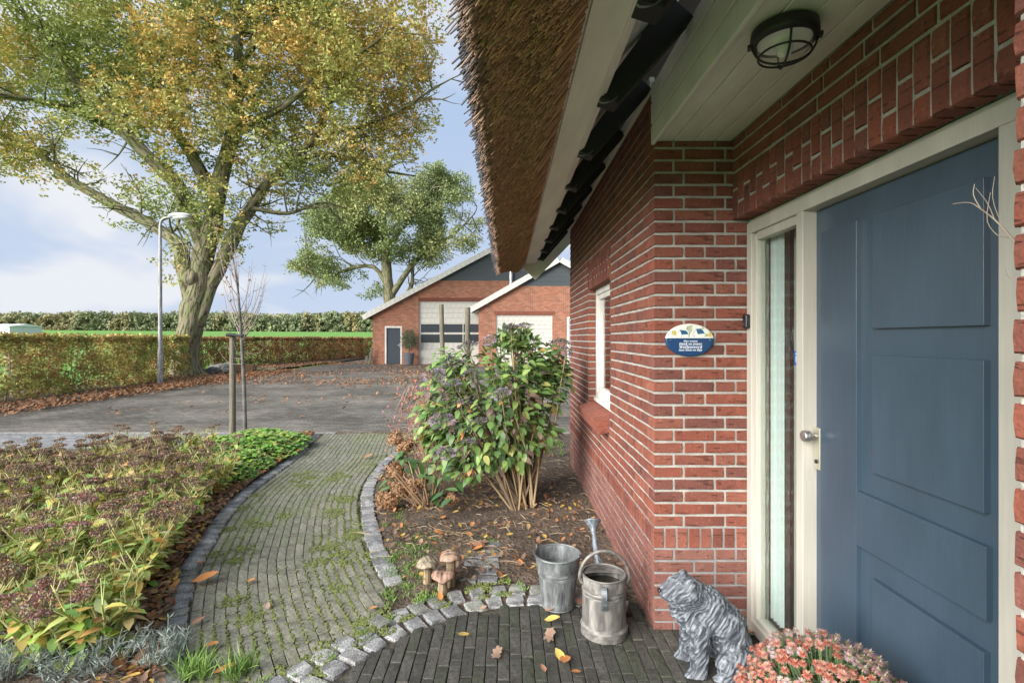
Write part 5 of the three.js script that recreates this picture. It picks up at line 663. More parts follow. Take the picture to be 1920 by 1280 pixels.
// ---- the sedum bed: three kinds of clump, set out over the bed
{
  const R = rng(81), florets = (s, Q, c0, rad, n, cols) => { for (let i = 0; i < n; i++) { const a = Q() * 6.283, r = Math.sqrt(Q()) * rad, p = V(c0.x + Math.cos(a) * r, c0.y + 0.018 - r * r * 3.4 + (Q() - 0.5) * 0.012, c0.z + Math.sin(a) * r), c = cols[Math.floor(Q() * cols.length)].map((q) => q * (0.6 + Q() * 0.8)); const d = rndDir(Q).multiplyScalar(0.5).add(V(0, 0.6, 0)); s.leaf(p, d, rndDir(Q), 0.011, 0.010, c, 0, 0.1, 2); s.leaf(p, rndDir(Q), rndDir(Q), 0.010, 0.009, c.map((q) => q * 0.7), 0, 0.1, 2); } };
  const dark = [[0.29, 0.19, 0.135], [0.37, 0.26, 0.17], [0.23, 0.155, 0.12], [0.47, 0.36, 0.23]], pink = [[0.38, 0.23, 0.21], [0.33, 0.19, 0.175], [0.44, 0.31, 0.26]];
  const heads = [0, 1, 2, 3].map((v) => { const s = new Soup(), Q = rng(90 + v); florets(s, Q, V(0, 0, 0), 0.044 + v * 0.006, 190, v === 3 ? pink : dark); for (let i = 0; i < 12; i++) { const a = Q() * 6.283, r = 0.02 + Q() * 0.035; s.limb([V(0, -0.06, 0), V(Math.cos(a) * r * 0.5, -0.025, Math.sin(a) * r * 0.5), V(Math.cos(a) * r, 0.004, Math.sin(a) * r)], [0.0024, 0.0018, 0.0013], 3, v === 3 ? [0.36, 0.36, 0.16] : [0.40, 0.33, 0.19], 1); } return s.build(); });
  const green = [[0.32, 0.46, 0.10], [0.44, 0.53, 0.13], [0.62, 0.62, 0.17], [0.70, 0.62, 0.20], [0.24, 0.40, 0.09], [0.58, 0.36, 0.12], [0.64, 0.60, 0.28]];
  const clump = (seed, pinkish, label, nst = 7, h0 = 0.36, greener = 0, bare = 0) => {
    const Q = rng(seed), t = thing('sedum', label, 'plant'), st = new Soup(), lf = new Soup();
    for (let i = 0; i < nst; i++) { const a = i / nst * 6.283 + Q() * 0.7, r = 0.05 + Q() * 0.15, h = h0 * (0.84 + Q() * 0.32), e = V(Math.cos(a) * r, h, Math.sin(a) * r), b = V(Math.cos(a) * 0.03, 0, Math.sin(a) * 0.03), m = V(e.x * 0.55, h * 0.55, e.z * 0.55), c = mixc([0.50, 0.56, 0.20], [0.62, 0.54, 0.28], Q()); st.limb([b, m, e.clone().add(V(0, -0.05, 0))], [0.006, 0.005, 0.004], 5, c, 2);
      for (let k = 0; k < 16; k++) { const u = 0.12 + 0.75 * Q(), p = b.clone().lerp(e, u), d = rndDir(Q); d.y = d.y * 0.35 + 0.15; const gi = Q() < greener ? [0, 4, 1][Math.floor(Q() * 3)] : Math.floor(Q() * 7); lf.leaf(p, d, V(0, 1, 0), 0.05 + Q() * 0.035, 0.030 + Q() * 0.018, green[gi].map((q) => q * (0.75 + Q() * 0.5)), 0.15 + Q() * 0.4, 0.14, 3); }
      for (let k = 0; k < 3; k++) { const u = 0.6 + 0.25 * Q(), p = b.clone().lerp(e, u), q = p.clone().add(V((Q() - 0.5) * 0.12, 0.06 + Q() * 0.05, (Q() - 0.5) * 0.12)); st.limb([p, q], [0.003, 0.0018], 3, c, 1); }
      if (Q() < bare) continue; const hd = part('flower_head', heads[pinkish ? 3 : Math.floor(Q() * 3)], leafMat, t); hd.position.copy(e); hd.rotation.set((Q() - 0.5) * 0.5, Q() * 6, (Q() - 0.5) * 0.5); hd.scale.setScalar(0.75 + Q() * 0.5); }
    part('stem', st.build(), leafMat, t); stuffOf(part('leaves', lf.build(), leafMat, t)); return t;
  };
  const lab = 'sedum with flat dark brown seed heads and yellowing leaves in the bed beside the path', protos = [clump(101, 0, lab, 8, 0.38, 0, 0.28), clump(102, 0, lab, 9, 0.36, 0, 0.34), clump(103, 0, lab, 8, 0.40, 0, 0.25), clump(104, 0, lab, 9, 0.33, 0.45, 0.72), clump(105, 0, lab, 10, 0.30, 0.3, 0.85)];
  const spots = []; const near = (x, z) => spots.some((s) => Math.hypot(s[0] - x, s[1] - z) < 0.20);
  for (let i = 0; i < 9000 && spots.length < 190; i++) { const d = 2.35 + R() * 4.25, x = -0.35 - d - 0.3 + R() * (d + 0.3), z = -d; if (x < -d * 1.04 - 0.3 || d > 4.75 + Math.max(0, x + 5.2) * 0.84) continue; const dl = distTo(x, z, L_); if (inPoly(x, z, pathPoly) || dl < 0.27 || x > -1.2 || near(x, z)) continue; const side = L_.find((p) => Math.abs(p.z - z) < 0.04); if (side && x > side.x - 0.24) continue; if (d > 5.1 && side && x > side.x - 1.05) continue; spots.push([x, z]); }
  spots.forEach(([x, z], i) => { const dd = -z, k = i < 5 ? i : dd < 3.5 ? [3, 4, 0, 3, 4][i % 5] : dd < 4.2 ? i % 5 : i % 3, q = i < 5 ? protos[i] : dup(protos[k], [x, 0, z], R() * 6.28, 0.88 + R() * 0.28); q.position.set(x, 0, z); q.userData.group = 'sedum plants filling the bed'; });
  for (const [x, y, h, lb, pk] of [[118, 975, 0.60, 'tall sedum in the bed with a wide dusty pink flower head on a thick stalk', 1], [130, 1140, 0.34, 'short sedum with deep pink flower head nearest the lavender', 1], [50, 1160, 0.33, 'sedum with pinkish flower heads at the near corner of the bed', 1]]) { const d = x === 118 ? 2.95 : 2.3, p = at(x, y, d), c = clump(120 + x, pk, lb, 3, Math.max(0.3, p.y), 0.6); c.position.set(p.x + 0.02, 0, p.z); }
}
{ // ---- mound of ground cover with bright leaves
  const R = rng(87), s = new Soup(), c0 = [[-3.15, -6.35, 0.55, 0.26], [-2.95, -5.65, 0.32, 0.22], [-3.45, -7.0, 0.62, 0.20], [-3.0, -6.85, 0.4, 0.2], [-3.75, -6.6, 0.5, 0.18], [-2.85, -5.25, 0.24, 0.17]];
  for (const [x, z, r, h] of c0) for (let i = 0; i < 950 * r / 0.5; i++) { const a = R() * 6.283, q = Math.sqrt(R()), p = V(x + Math.cos(a) * q * r, 0, z + Math.sin(a) * q * r); if (inPoly(p.x, p.z, pathPoly)) continue; p.y = h * (1 - q * q * 0.85) * (0.72 + 0.28 * R()) + 0.03; const c = (R() < 0.035 ? [0.45, 0.2, 0.06] : mixc([0.20, 0.40, 0.07], [0.40, 0.54, 0.13], R())).map((k) => k * (0.7 + R() * 0.5)); const n = V((R() - 0.5) * 0.9, 1, (R() - 0.5) * 0.9).normalize(), f = R() * 6.283; for (let k = 0; k < 4; k++) s.leaf(p, V(Math.cos(f + k * 1.5), 0.0, Math.sin(f + k * 1.5)).addScaledVector(n, -V(Math.cos(f + k * 1.5), 0, Math.sin(f + k * 1.5)).dot(n)), n, 0.034, 0.038, c, 0.25, 0.06, 2); }
  const g = part('ground_cover', s.build(), leafMat); stuffOf(g); tag(g, 'bright green mound of low round leaves between sedum bed and path', 'ground cover');
}
{ // ---- lavender and grass at the near corner
  const R = rng(89); let n = 0; const mk = (x, z, label, rad, cnt) => { const t = thing('lavender', label, 'plant', [x, 0, z]), s = new Soup(); for (let i = 0; i < cnt; i++) { const a = R() * 6.28, q = Math.sqrt(R()) * rad, b = V(Math.cos(a) * q * 0.5, 0, Math.sin(a) * q * 0.5), e = V(Math.cos(a) * q, 0.06 + R() * 0.10, Math.sin(a) * q), c = mixc([0.25, 0.31, 0.26], [0.35, 0.41, 0.375], R()); s.limb([b, e], [0.0025, 0.0015], 3, c.map((k) => k * 0.8), 1); for (let k = 0; k < 14; k++) { const p = b.clone().lerp(e, 0.35 + 0.65 * R()), d = rndDir(R).add(V(0, 0.7, 0)); s.leaf(p, d, rndDir(R), 0.032 + R() * 0.016, 0.005, c, 0.15, 0.1, 2); } } stuffOf(part('leaves', s.build(), leafMat, t)); };
  mk(-1.86, -2.28, 'silvery grey green lavender tuft at the bottom edge of the sedum bed', 0.24, 80); mk(-1.55, -2.30, 'smaller silvery lavender tuft nearest the path kerb stones', 0.13, 46); mk(-2.2, -2.2, 'silvery lavender tuft farthest from the path, at the photo edge', 0.16, 50);
  const grass = (name, label, pts) => { const s = new Soup(); for (const [x, z, r, c, h] of pts) for (let i = 0; i < c; i++) { const b = V(x + (R() + R() - 1) * r, 0, z + (R() + R() - 1) * r), d = rndDir(R); d.y = 1.2 + R(); s.leaf(b, d, rndDir(R), h * (0.5 + R()), 0.006, mixc([0.13, 0.27, 0.05], [0.27, 0.4, 0.1], R()), 0.5, 0.1, 3); } const g = part(name, s.build(), leafMat); stuffOf(g); tag(g, label, 'weeds'); };
  const l = []; for (const [x, y] of [[360, 1268], [345, 1275], [460, 1262], [440, 1275], [380, 1272]]) { const p = gr(x, y); l.push([p.x, p.z, 0.035, 50, 0.09]); }
  for (let i = 0; i < 150; i++) { const p = R() < 0.5 ? gr(720 + R() * 90, 1020 + R() * 110) : gr(740 + R() * 190, 985 + R() * 60); l.push([p.x, p.z, 0.05, 16, 0.018]); }
  for (let i = 0; i < 26; i++) { const k = Math.floor(R() * 120); l.push([A_[k].x + (R() - 0.5) * 0.2, A_[k].z + (R() - 0.5) * 0.2, 0.03, 10, 0.02]); } for (let i = 0; i < 30; i++) { const p = V(lerp(0.2, 0.74, R()), 0, -6.4 - R() * 1.6); l.push([p.x, p.z, 0.06, 30, 0.07]); }
  for (let i = 0; i < 110; i++) { const k = Math.floor(R() * 140); l.push([R_[k].x + 0.15 + R() * 0.2, R_[k].z, 0.05, 14, 0.02]); }
  grass('weeds', 'small green grass and weeds growing among stones and soil', l);
}
{ // ---- litter on the soil beds, and single leaves on the paving
  const R = rng(95), s = new Soup(); s.leaf(V(-0.5, 0, 0), V(1, 0.05, 0), V(0, 1, 0), 1, 0.55, undefined, -0.25, 0.3, 4); const g = s.build(), l = [], c = [];
  const col = () => { const r = R(), k = 0.6 + R() * 0.7; return (r < 0.22 ? [0.40, 0.18, 0.07] : r < 0.80 ? [0.22, 0.135, 0.09] : r < 0.9 ? [0.40, 0.29, 0.16] : [0.50, 0.34, 0.08]).map((q) => q * k); };
  const put = (x, z, sc) => { l.push(mat4(V(x, 0.03 + R() * 0.02, z), [(R() - 0.5) * 1.0, R() * 6.28, (R() - 0.5) * 1.0], sc * (0.6 + R() * 0.8))); c.push(col()); };
  for (let i = 0; i < 2600; i++) { const x = lerp(-1.5, 0.74, R()), z = -3.0 - R() * 4.2; if (inPoly(x, z, pathPoly) || Math.min(distTo(x, z, R_), distTo(x, z, A_)) < 0.09) continue; if (fbm(x * 2.4, z * 2.4, 3, 0, 15) < 0.40 + 0.22 * sstep(0.0, 0.6, x)) continue; put(x, z, 0.042); }
  for (let i = 0; i < 3000; i++) { const k = Math.floor(30 + R() * 128), p = L_[k], x = p.x - 0.12 - Math.abs(R() + R() - 1) * 0.3, z = p.z + (R() - 0.5) * 0.1; put(x, z, 0.048); }
  const m = copies('leaf_litter', g, tintMat, l, null, c); tag(m, 'brown and orange dead leaves lying on the soil of the garden beds', 'leaves');
  const tw = new Soup(); for (let i = 0; i < 260; i++) { const x = lerp(-1.1, 0.72, R()), z = -3.1 - R() * 3.0, a = R() * 6.28, L = 0.04 + R() * 0.13; if (inPoly(x, z, pathPoly)) continue; tw.limb([V(x, 0.025, z), V(x + Math.cos(a) * L * 0.5, 0.03 + R() * 0.015, z + Math.sin(a) * L * 0.5), V(x + Math.cos(a + 0.3) * L, 0.025, z + Math.sin(a + 0.3) * L)], [0.0022, 0.0022, 0.0012], 3, mixc([0.30, 0.22, 0.14], [0.45, 0.36, 0.24], R()), 1); } const twg = part('twigs', tw.build(), stemMat); stuffOf(twg); tag(twg, 'dry twigs and straws scattered over the soil bed by the house', 'twigs');
  // leaves one can point at
  const oak = (() => { const q = new Soup(), n = 26, ci = q.v(V(0, 0.006, 0), 0, 0), ring = []; for (let i = 0; i < n; i++) { const a = i / n * 6.2832, r = (0.62 + 0.38 * Math.abs(Math.cos(a * 4.5 + 0.6))) * (0.20 + 0.34 * Math.abs(Math.cos(a))); ring.push(q.v(V(Math.cos(a) * r, 0.02 + 0.05 * Math.sin(a * 2 + 1), Math.sin(a) * r * 0.8), 0, 0)); } for (let i = 0; i < n; i++) q.tri(ci, ring[(i + 1) % n], ring[i]); return q.build(); })();
  const cols = { orange: [0.56, 0.22, 0.06], brown: [0.38, 0.19, 0.11], yellow: [0.60, 0.42, 0.10], pink: [0.38, 0.25, 0.18] }, LMs = Object.fromEntries(Object.entries(cols).map(([k, v]) => [k, new THREE.MeshPhysicalMaterial({ color: rgb(...v), roughness: 0.7, transmission: 0.2, thickness: 0, side: THREE.DoubleSide })]));
  const lone = (px, py, sz, col, lab, oakish, rot) => { const p = gr(px, py), t = thing('fallen_leaf', lab, 'leaf', [p.x, 0.008, p.z], rot ?? R() * 6.28); const m = part('blade', oakish ? oak : g, LMs[col], t); m.scale.setScalar(sz); m.rotation.set((R() - 0.5) * 0.3, 0, (R() - 0.5) * 0.3); m.position.y = sz * 0.12; };
  for (const q of [[385, 1095, 0.15, 'orange', 'long orange leaf on the left kerb stones of the path', 0, 0.4], [376, 1062, 0.09, 'orange', 'small orange leaf on the kerb stones just above the long one'], [471, 1094, 0.06, 'orange', 'small orange leaf on the path bricks above the middle'], [396, 1218, 0.08, 'orange', 'orange leaf on the near path bricks beside a mossy patch'], [371, 1172, 0.07, 'brown', 'brown leaf at the inner side of the left kerb stones'], [421, 1268, 0.11, 'orange', 'pale orange leaf in the grass at the bottom edge of the path'], [699, 1146, 0.05, 'orange', 'small orange leaf just above the double row of stones'], [502, 1142, 0.05, 'pink', 'tiny pinkish leaf in the middle of the path'], [869, 1198, 0.065, 'yellow', 'yellow leaf on the dark terrace bricks, left of the oak leaves', 0], [931, 1232, 0.10, 'pink', 'pale brown oak leaf lower on the terrace bricks', 1], [1030, 1199, 0.11, 'pink', 'pale brown lobed oak leaf in front of the bucket', 1], [1050, 1238, 0.075, 'yellow', 'round yellow leaf on the terrace beside an orange one'], [1060, 1248, 0.09, 'orange', 'curled orange leaf touching the round yellow one'], [1019, 1260, 0.045, 'brown', 'tiny brown leaf left of the yellow and orange pair'], [1080, 1267, 0.05, 'orange', 'small bright orange leaf right of the yellow and orange pair'], [1036, 1170, 0.09, 'yellow', 'narrow yellow leaf on the terrace in front of the bucket'], [1034, 1149, 0.075, 'brown', 'reddish brown leaf at the foot of the bucket'], [1092, 1141, 0.12, 'brown', 'brown leaf wedged between bucket and watering can'], [905, 1146, 0.05, 'pink', 'little pale leaf at the edge of the double stone row'], [825, 1124, 0.06, 'orange', 'orange leaf below the wooden mushrooms'], [945, 1086, 0.05, 'yellow', 'round yellow leaf on the soil left of the bucket'], [895, 1025, 0.15, 'brown', 'large brown oak leaf on the stone strip in the bed', 1], [898, 1034, 0.09, 'orange', 'orange leaf lying under the large brown oak leaf'], [826, 1003, 0.12, 'orange', 'bright orange leaf on the soil above the mushrooms', 1], [1405, 1195, 0.10, 'orange', 'orange leaf standing against the sidelight frame beside the dog'], [1021, 1010, 0.06, 'yellow', 'yellow leaf on bare soil behind the bucket'], [975, 1061, 0.07, 'orange', 'orange leaf on the soil between bucket and stone strip'], [828, 975, 0.11, 'orange', 'orange leaf near the low hydrangea with dry heads', 1], [690, 860, 0.12, 'brown', 'brown leaf on the inner edge of the path by the far setts']]) lone(...q);
}
// ================================================================ things by the door
const lathe = (pts, n = 48) => new THREE.LatheGeometry(pts.map((p) => new THREE.Vector2(...p)), n);
{ // zinc bucket
  const p = gr(1046, 1135), t = thing('bucket', 'empty ribbed zinc bucket standing beside the watering can', 'bucket', [p.x, 0.004, p.z], 0.2);
  const out = [[0.0, 0.012], [0.082, 0.012], [0.085, 0.0], [0.089, 0.0], [0.0905, 0.010], [0.093, 0.05], [0.108, 0.17], [0.1115, 0.176], [0.1105, 0.184], [0.1125, 0.190], [0.1155, 0.196], [0.114, 0.204], [0.116, 0.212], [0.1265, 0.285]], inn = [[0.1255, 0.285], [0.1145, 0.212], [0.1125, 0.204], [0.114, 0.196], [0.111, 0.190], [0.109, 0.184], [0.11, 0.176], [0.1065, 0.17], [0.092, 0.05], [0.086, 0.016], [0, 0.016]];
  part('body', lathe([...out, ...inn]), MAT.zinc, t);
  part('rim', new THREE.TorusGeometry(0.127, 0.0042, 8, 48).rotateX(Math.PI / 2).translate(0, 0.286, 0), MAT.zinc, t); part('foot_ring', new THREE.TorusGeometry(0.088, 0.004, 6, 40).rotateX(Math.PI / 2).translate(0, 0.004, 0), MAT.zinc, t);
  for (const s of [1, -1]) { const e = new Soup(); e.limb([V(s * 0.115, 0.262, 0.022), V(s * 0.128, 0.295, 0.014), V(s * 0.128, 0.308, 0), V(s * 0.128, 0.295, -0.014), V(s * 0.115, 0.262, -0.022)], [0.004, 0.004], 6, undefined, 3); const m = part('ear', e.build(), MAT.zinc, t); }
  const h = new Soup(), pts = []; for (let i = 0; i <= 12; i++) { const a = i / 12 * Math.PI; pts.push(V(Math.cos(a) * 0.133, 0.300 - Math.sin(a) * 0.012, -Math.sin(a) * 0.138)); } h.limb(pts, [0.0032, 0.0032], 6, undefined, 2); part('bail', h.build(), MAT.zinc, t); t.rotation.y = 2.6;
}
{ // watering can
  const p = V(0.493, 0.004, -2.565), t = thing('watering_can', 'old grey zinc watering can with arched handle and blue grey spout', 'watering can', [p.x, p.y, p.z], 0), m = MAT.zincDull;
  const r = 0.109, out = [[0, 0.01], [0.112, 0.01], [0.1135, 0.0], [0.1165, 0.0], [0.1165, 0.03], [0.1185, 0.036], [0.1165, 0.042], [r + 0.001, 0.046], [r, 0.06], [r, 0.195], [r + 0.003, 0.199], [r, 0.204], [r - 0.001, 0.212], [r + 0.0035, 0.217], [r, 0.223], [r - 0.001, 0.229], [r + 0.002, 0.233], [r - 0.001, 0.238], [r - 0.002, 0.292]], inn = [[r - 0.004, 0.292], [r - 0.004, 0.05], [0, 0.05]];
  part('body', lathe([...out, ...inn], 56), m, t); part('rim', new THREE.TorusGeometry(r - 0.002, 0.0042, 8, 56).rotateX(Math.PI / 2).translate(0, 0.293, 0), m, t);
  part('water', new THREE.CircleGeometry(r - 0.0045, 40).rotateX(-Math.PI / 2).translate(0, 0.235, 0), new THREE.MeshPhysicalMaterial({ color: rgb(0.03, 0.028, 0.02), roughness: 0.04, clearcoat: 0.5 }), t);
  { const s = new THREE.Shape(), R0 = r - 0.004; s.absarc(0, 0, R0, 0.0, Math.PI, false); s.quadraticCurveTo(0, 0.055, R0, 0); part('half_cover', new THREE.ExtrudeGeometry(s, { depth: 0.002, bevelEnabled: false, curveSegments: 24 }).rotateX(-Math.PI / 2).translate(0, 0.286, 0), m, t); }
  { const s = new Soup(), pts = []; for (let i = 0; i <= 14; i++) { const a = i / 14 * Math.PI; pts.push(V(-Math.cos(a) * 0.125, 0.275 + Math.sin(a) * 0.135, 0.01)); } pts.unshift(V(-0.112, 0.25, 0.01)); pts.push(V(0.112, 0.25, 0.01)); s.limb(pts, [0.0085, 0.0085], 9, undefined, 2); part('handle', s.build(), m, t); }
  { const s = new THREE.Shape(); const c = [[0.106, 0.272], [0.125, 0.278], [0.146, 0.262], [0.152, 0.225], [0.14, 0.18], [0.108, 0.158], [0.108, 0.163], [0.136, 0.184], [0.147, 0.225], [0.141, 0.259], [0.124, 0.273], [0.106, 0.267]]; const sh = new THREE.Shape(new THREE.SplineCurve(c.slice(0, 6).map((q) => new THREE.Vector2(...q))).getPoints(16).concat(new THREE.SplineCurve(c.slice(6).map((q) => new THREE.Vector2(...q))).getPoints(16))); part('grip', new THREE.ExtrudeGeometry(sh, { depth: 0.026, bevelEnabled: false }).translate(0, 0, -0.013).rotateY(-Math.PI / 2 - 0.18), MAT.zincBlue, t); }
  { const s = new Soup(), a = V(0.02, 0.07, -0.10), e = V(0.018, 0.335, -0.40); s.limb([a, a.clone().lerp(e, 0.5), e], [0.024, 0.019, 0.0145], 14, undefined, 3); part('spout', s.build(), MAT.zincBlue, t);
    const ax = e.clone().sub(a).normalize().add(V(0, 0.5, 0)).normalize(), ro = lathe([[0.0145, 0], [0.017, 0.02], [0.026, 0.045], [0.047, 0.072], [0.050, 0.078], [0.047, 0.081], [0.03, 0.086], [0, 0.088]], 32), m4 = new THREE.Matrix4().compose(e, new THREE.Quaternion().setFromUnitVectors(V(0, 1, 0), ax), V(1, 1, 1)); part('rose', ro.applyMatrix4(m4), MAT.zincBlue, t);
    const st = new Soup(); st.limb([V(0.019, 0.285, -0.10), V(0.019, 0.262, -0.31)], [0.004, 0.004], 6); part('spout_brace', st.build(), MAT.zincBlue, t); }
}
// ---- three carved mushrooms
for (const [x, y, h, r, rot, lab, cw] of [[801, 1096, 0.150, 0.066, 0.5, 'wooden mushroom with pale flat cap, leftmost of the three', [0.80, 0.67, 0.47]], [845, 1097, 0.195, 0.066, 1.9, 'tallest wooden mushroom with pinkish cap, at the back right', [0.82, 0.56, 0.40]], [831, 1112, 0.125, 0.062, 3.2, 'shortest wooden mushroom with pink brown cap, in front', [0.80, 0.50, 0.36]]]) {
  const p = gr(x, y), t = thing('wooden_mushroom', lab, 'ornament', [p.x, -0.005, p.z], rot), R = rng(x), ph = R() * 6;
  const cap = lathe([[0, h - 0.022], [r * 0.4, h - 0.026], [r * 0.96, h - 0.03], [r * 1.04, h - 0.019], [r * 0.9, h - 0.004], [r * 0.5, h + 0.004], [r * 0.2, h - 0.002], [0, h - 0.004]], 36), q = cap.attributes.position; for (let i = 0; i < q.count; i++) { const a = Math.atan2(q.getZ(i), q.getX(i)), k = 1 + 0.06 * Math.sin(a * 2 + ph) + 0.03 * Math.sin(a * 5 + ph * 2), rr = Math.hypot(q.getX(i), q.getZ(i)) / r; q.setXYZ(i, q.getX(i) * k, q.getY(i) + 0.009 * rr * Math.sin(a * 2 + ph) + 0.003 * rr * Math.sin(a * 5), q.getZ(i) * k); } cap.computeVertexNormals();
  part('cap', metreUV(cap), M(cw, 0.75, T.wood, 0.003), t); const s = new Soup(); s.limb([V(0, 0, 0), V(0.003, h * 0.5, 0.002), V(0, h - 0.02, 0)], [0.029, 0.027, 0.03], 14, undefined, 3, 0.12, 3); part('stem', s.build(), M([0.66, 0.50, 0.30], 0.85, T.wood, 0.004), t);
}
{ // ---- sitting shaggy dog, silver grey stone
  const p0 = V(0, 0, -2.30), t = thing('dog_statue', 'silver grey stone statue of a shaggy sitting dog looking left', 'statue', [0.90, 0.004, -2.295]);
  const w = (px, py, z = 0) => V((px - 950) * 0.002421 - 0.90, 1.486 - (py - 634) * 0.002421, z);
  const J = [ // capsules: from, to, radii
    [w(1376, 1222), w(1360, 1170), 0.085, 0.082], [w(1360, 1170), w(1328, 1130), 0.082, 0.068], [w(1328, 1130), w(1296, 1112), 0.066, 0.058], [w(1330, 1150), w(1303, 1172), 0.072, 0.062],  // rump, back, neck, chest
    [w(1292, 1108), w(1280, 1106), 0.06, 0.066], [w(1276, 1110), w(1250, 1110), 0.05, 0.034], [w(1270, 1118), w(1268, 1148), 0.048, 0.030], [w(1285, 1128), w(1292, 1165), 0.055, 0.05],   // head, muzzle, beard, throat hair
    [w(1303, 1170, 0.048), w(1300, 1238, 0.062), 0.046, 0.036], [w(1302, 1170, -0.048), w(1297, 1238, -0.058), 0.046, 0.036], [w(1300, 1250, 0.064), w(1284, 1253, 0.068), 0.034, 0.031], [w(1297, 1250, -0.06), w(1284, 1252, -0.064), 0.034, 0.031],  // forelegs and paws
    [w(1368, 1216, 0.07), w(1348, 1224, 0.088), 0.064, 0.05], [w(1368, 1216, -0.07), w(1348, 1224, -0.088), 0.064, 0.05], [w(1352, 1250, 0.085), w(1330, 1255, 0.096), 0.034, 0.030], [w(1352, 1250, -0.085), w(1330, 1255, -0.096), 0.034, 0.03], [w(1392, 1240, 0.02), w(1400, 1250, 0.06), 0.045, 0.035],  // haunches, hind feet, tail
    [w(1288, 1084, 0.044), w(1291, 1108, 0.064), 0.017, 0.022], [w(1288, 1084, -0.044), w(1291, 1108, -0.064), 0.017, 0.022], [w(1281, 1086, 0), w(1279, 1073, 0), 0.02, 0.009], [w(1262, 1094, 0), w(1254, 1100, 0), 0.028, 0.022],
  ];
  const N = 124, half = 0.27, cx = 0.0, cy = 0.215, mc = new MarchingCubes(N, new THREE.MeshBasicMaterial(), false, false, 900000); mc.isolation = 0;
  const cap = (p, a, b, ra, rb) => { const ab = b.clone().sub(a), l = ab.lengthSq(), h = clamp(p.clone().sub(a).dot(ab) / l); return p.distanceTo(a.clone().addScaledVector(ab, h)) - lerp(ra, rb, h); };
  const v = V(0, 0, 0), field = (x, y, z) => { v.set(x, y, z); let d = 9; for (const [a, b, ra, rb] of J) { const q = cap(v, a, b, ra, rb), k = 0.022, h = clamp(0.5 + 0.5 * (d - q) / k); d = lerp(d, q, h) - k * h * (1 - h); } return Math.max(d, -(y - 0.0)); };
  for (let k = 0; k < N; k++) for (let j = 0; j < N; j++) for (let i = 0; i < N; i++) { const x = cx + ((i / N) * 2 - 1) * half, y = cy + ((j / N) * 2 - 1) * half, z = ((k / N) * 2 - 1) * half; mc.field[i + j * N + k * N * N] = -field(x, y, z); }
  mc.update(); let g = new THREE.BufferGeometry(); const n = mc.count; g.setAttribute('position', new THREE.BufferAttribute(mc.positionArray.slice(0, n * 3), 3)); g.scale(half, half, half); g.translate(cx, cy, 0); g = mergeVertices(g, 1e-5); g.computeVertexNormals();
  const P = g.attributes.position, Nn = g.attributes.normal, col = new Float32Array(P.count * 3);
  for (let i = 0; i < P.count; i++) {
    const x = P.getX(i), y = P.getY(i), z = P.getZ(i), head = sstep(0.02, -0.06, x) * sstep(0.26, 0.32, y);
    // locks that hang down and back: noise stretched along the fall of the coat
    const fx = lerp(0.55, 0.9, head), wv = 0.002 * Math.sin(x * 60 + y * 35 + z * 50), al = x * fx + y * 0.85 + wv, ac = x * 0.85 - y * fx + wv * 0.7 + 0.0015 * Math.sin(al * 80);
    const s1 = noise3(ac * 210, al * 20, z * 150, 3), s2 = noise3(ac * 110, al * 11, z * 78, 7), s3 = noise3(ac * 380, al * 36, z * 280, 9), f = 0.46 * s1 + 0.34 * s2 + 0.2 * s3, low = sstep(0.0, 0.03, y);
    const dsp = (f - 0.5) * 0.014 * (0.4 + 0.6 * low); P.setXYZ(i, x + Nn.getX(i) * dsp, Math.max(0, y + Nn.getY(i) * dsp), z + Nn.getZ(i) * dsp);
    const c = mixc([0.042, 0.05, 0.062], [0.24, 0.265, 0.30], sstep(0.40, 0.74, f)); col.set(c, i * 3);
  }
  g.setAttribute('color', new THREE.BufferAttribute(col, 3)); g.computeVertexNormals();
  part('body', g, new THREE.MeshStandardMaterial({ vertexColors: true, roughness: 0.55 }), t);
  part('nose', new THREE.SphereGeometry(1, 14, 10).scale(0.012, 0.010, 0.013).translate(w(1237, 1108).x, w(0, 1107).y, 0), MAT.blackGloss, t);
  for (const s of [1, -1]) part('eye', new THREE.SphereGeometry(0.007, 12, 8).translate(w(1257, 0).x, w(0, 1096).y, s * 0.024), MAT.blackGloss, t);
}
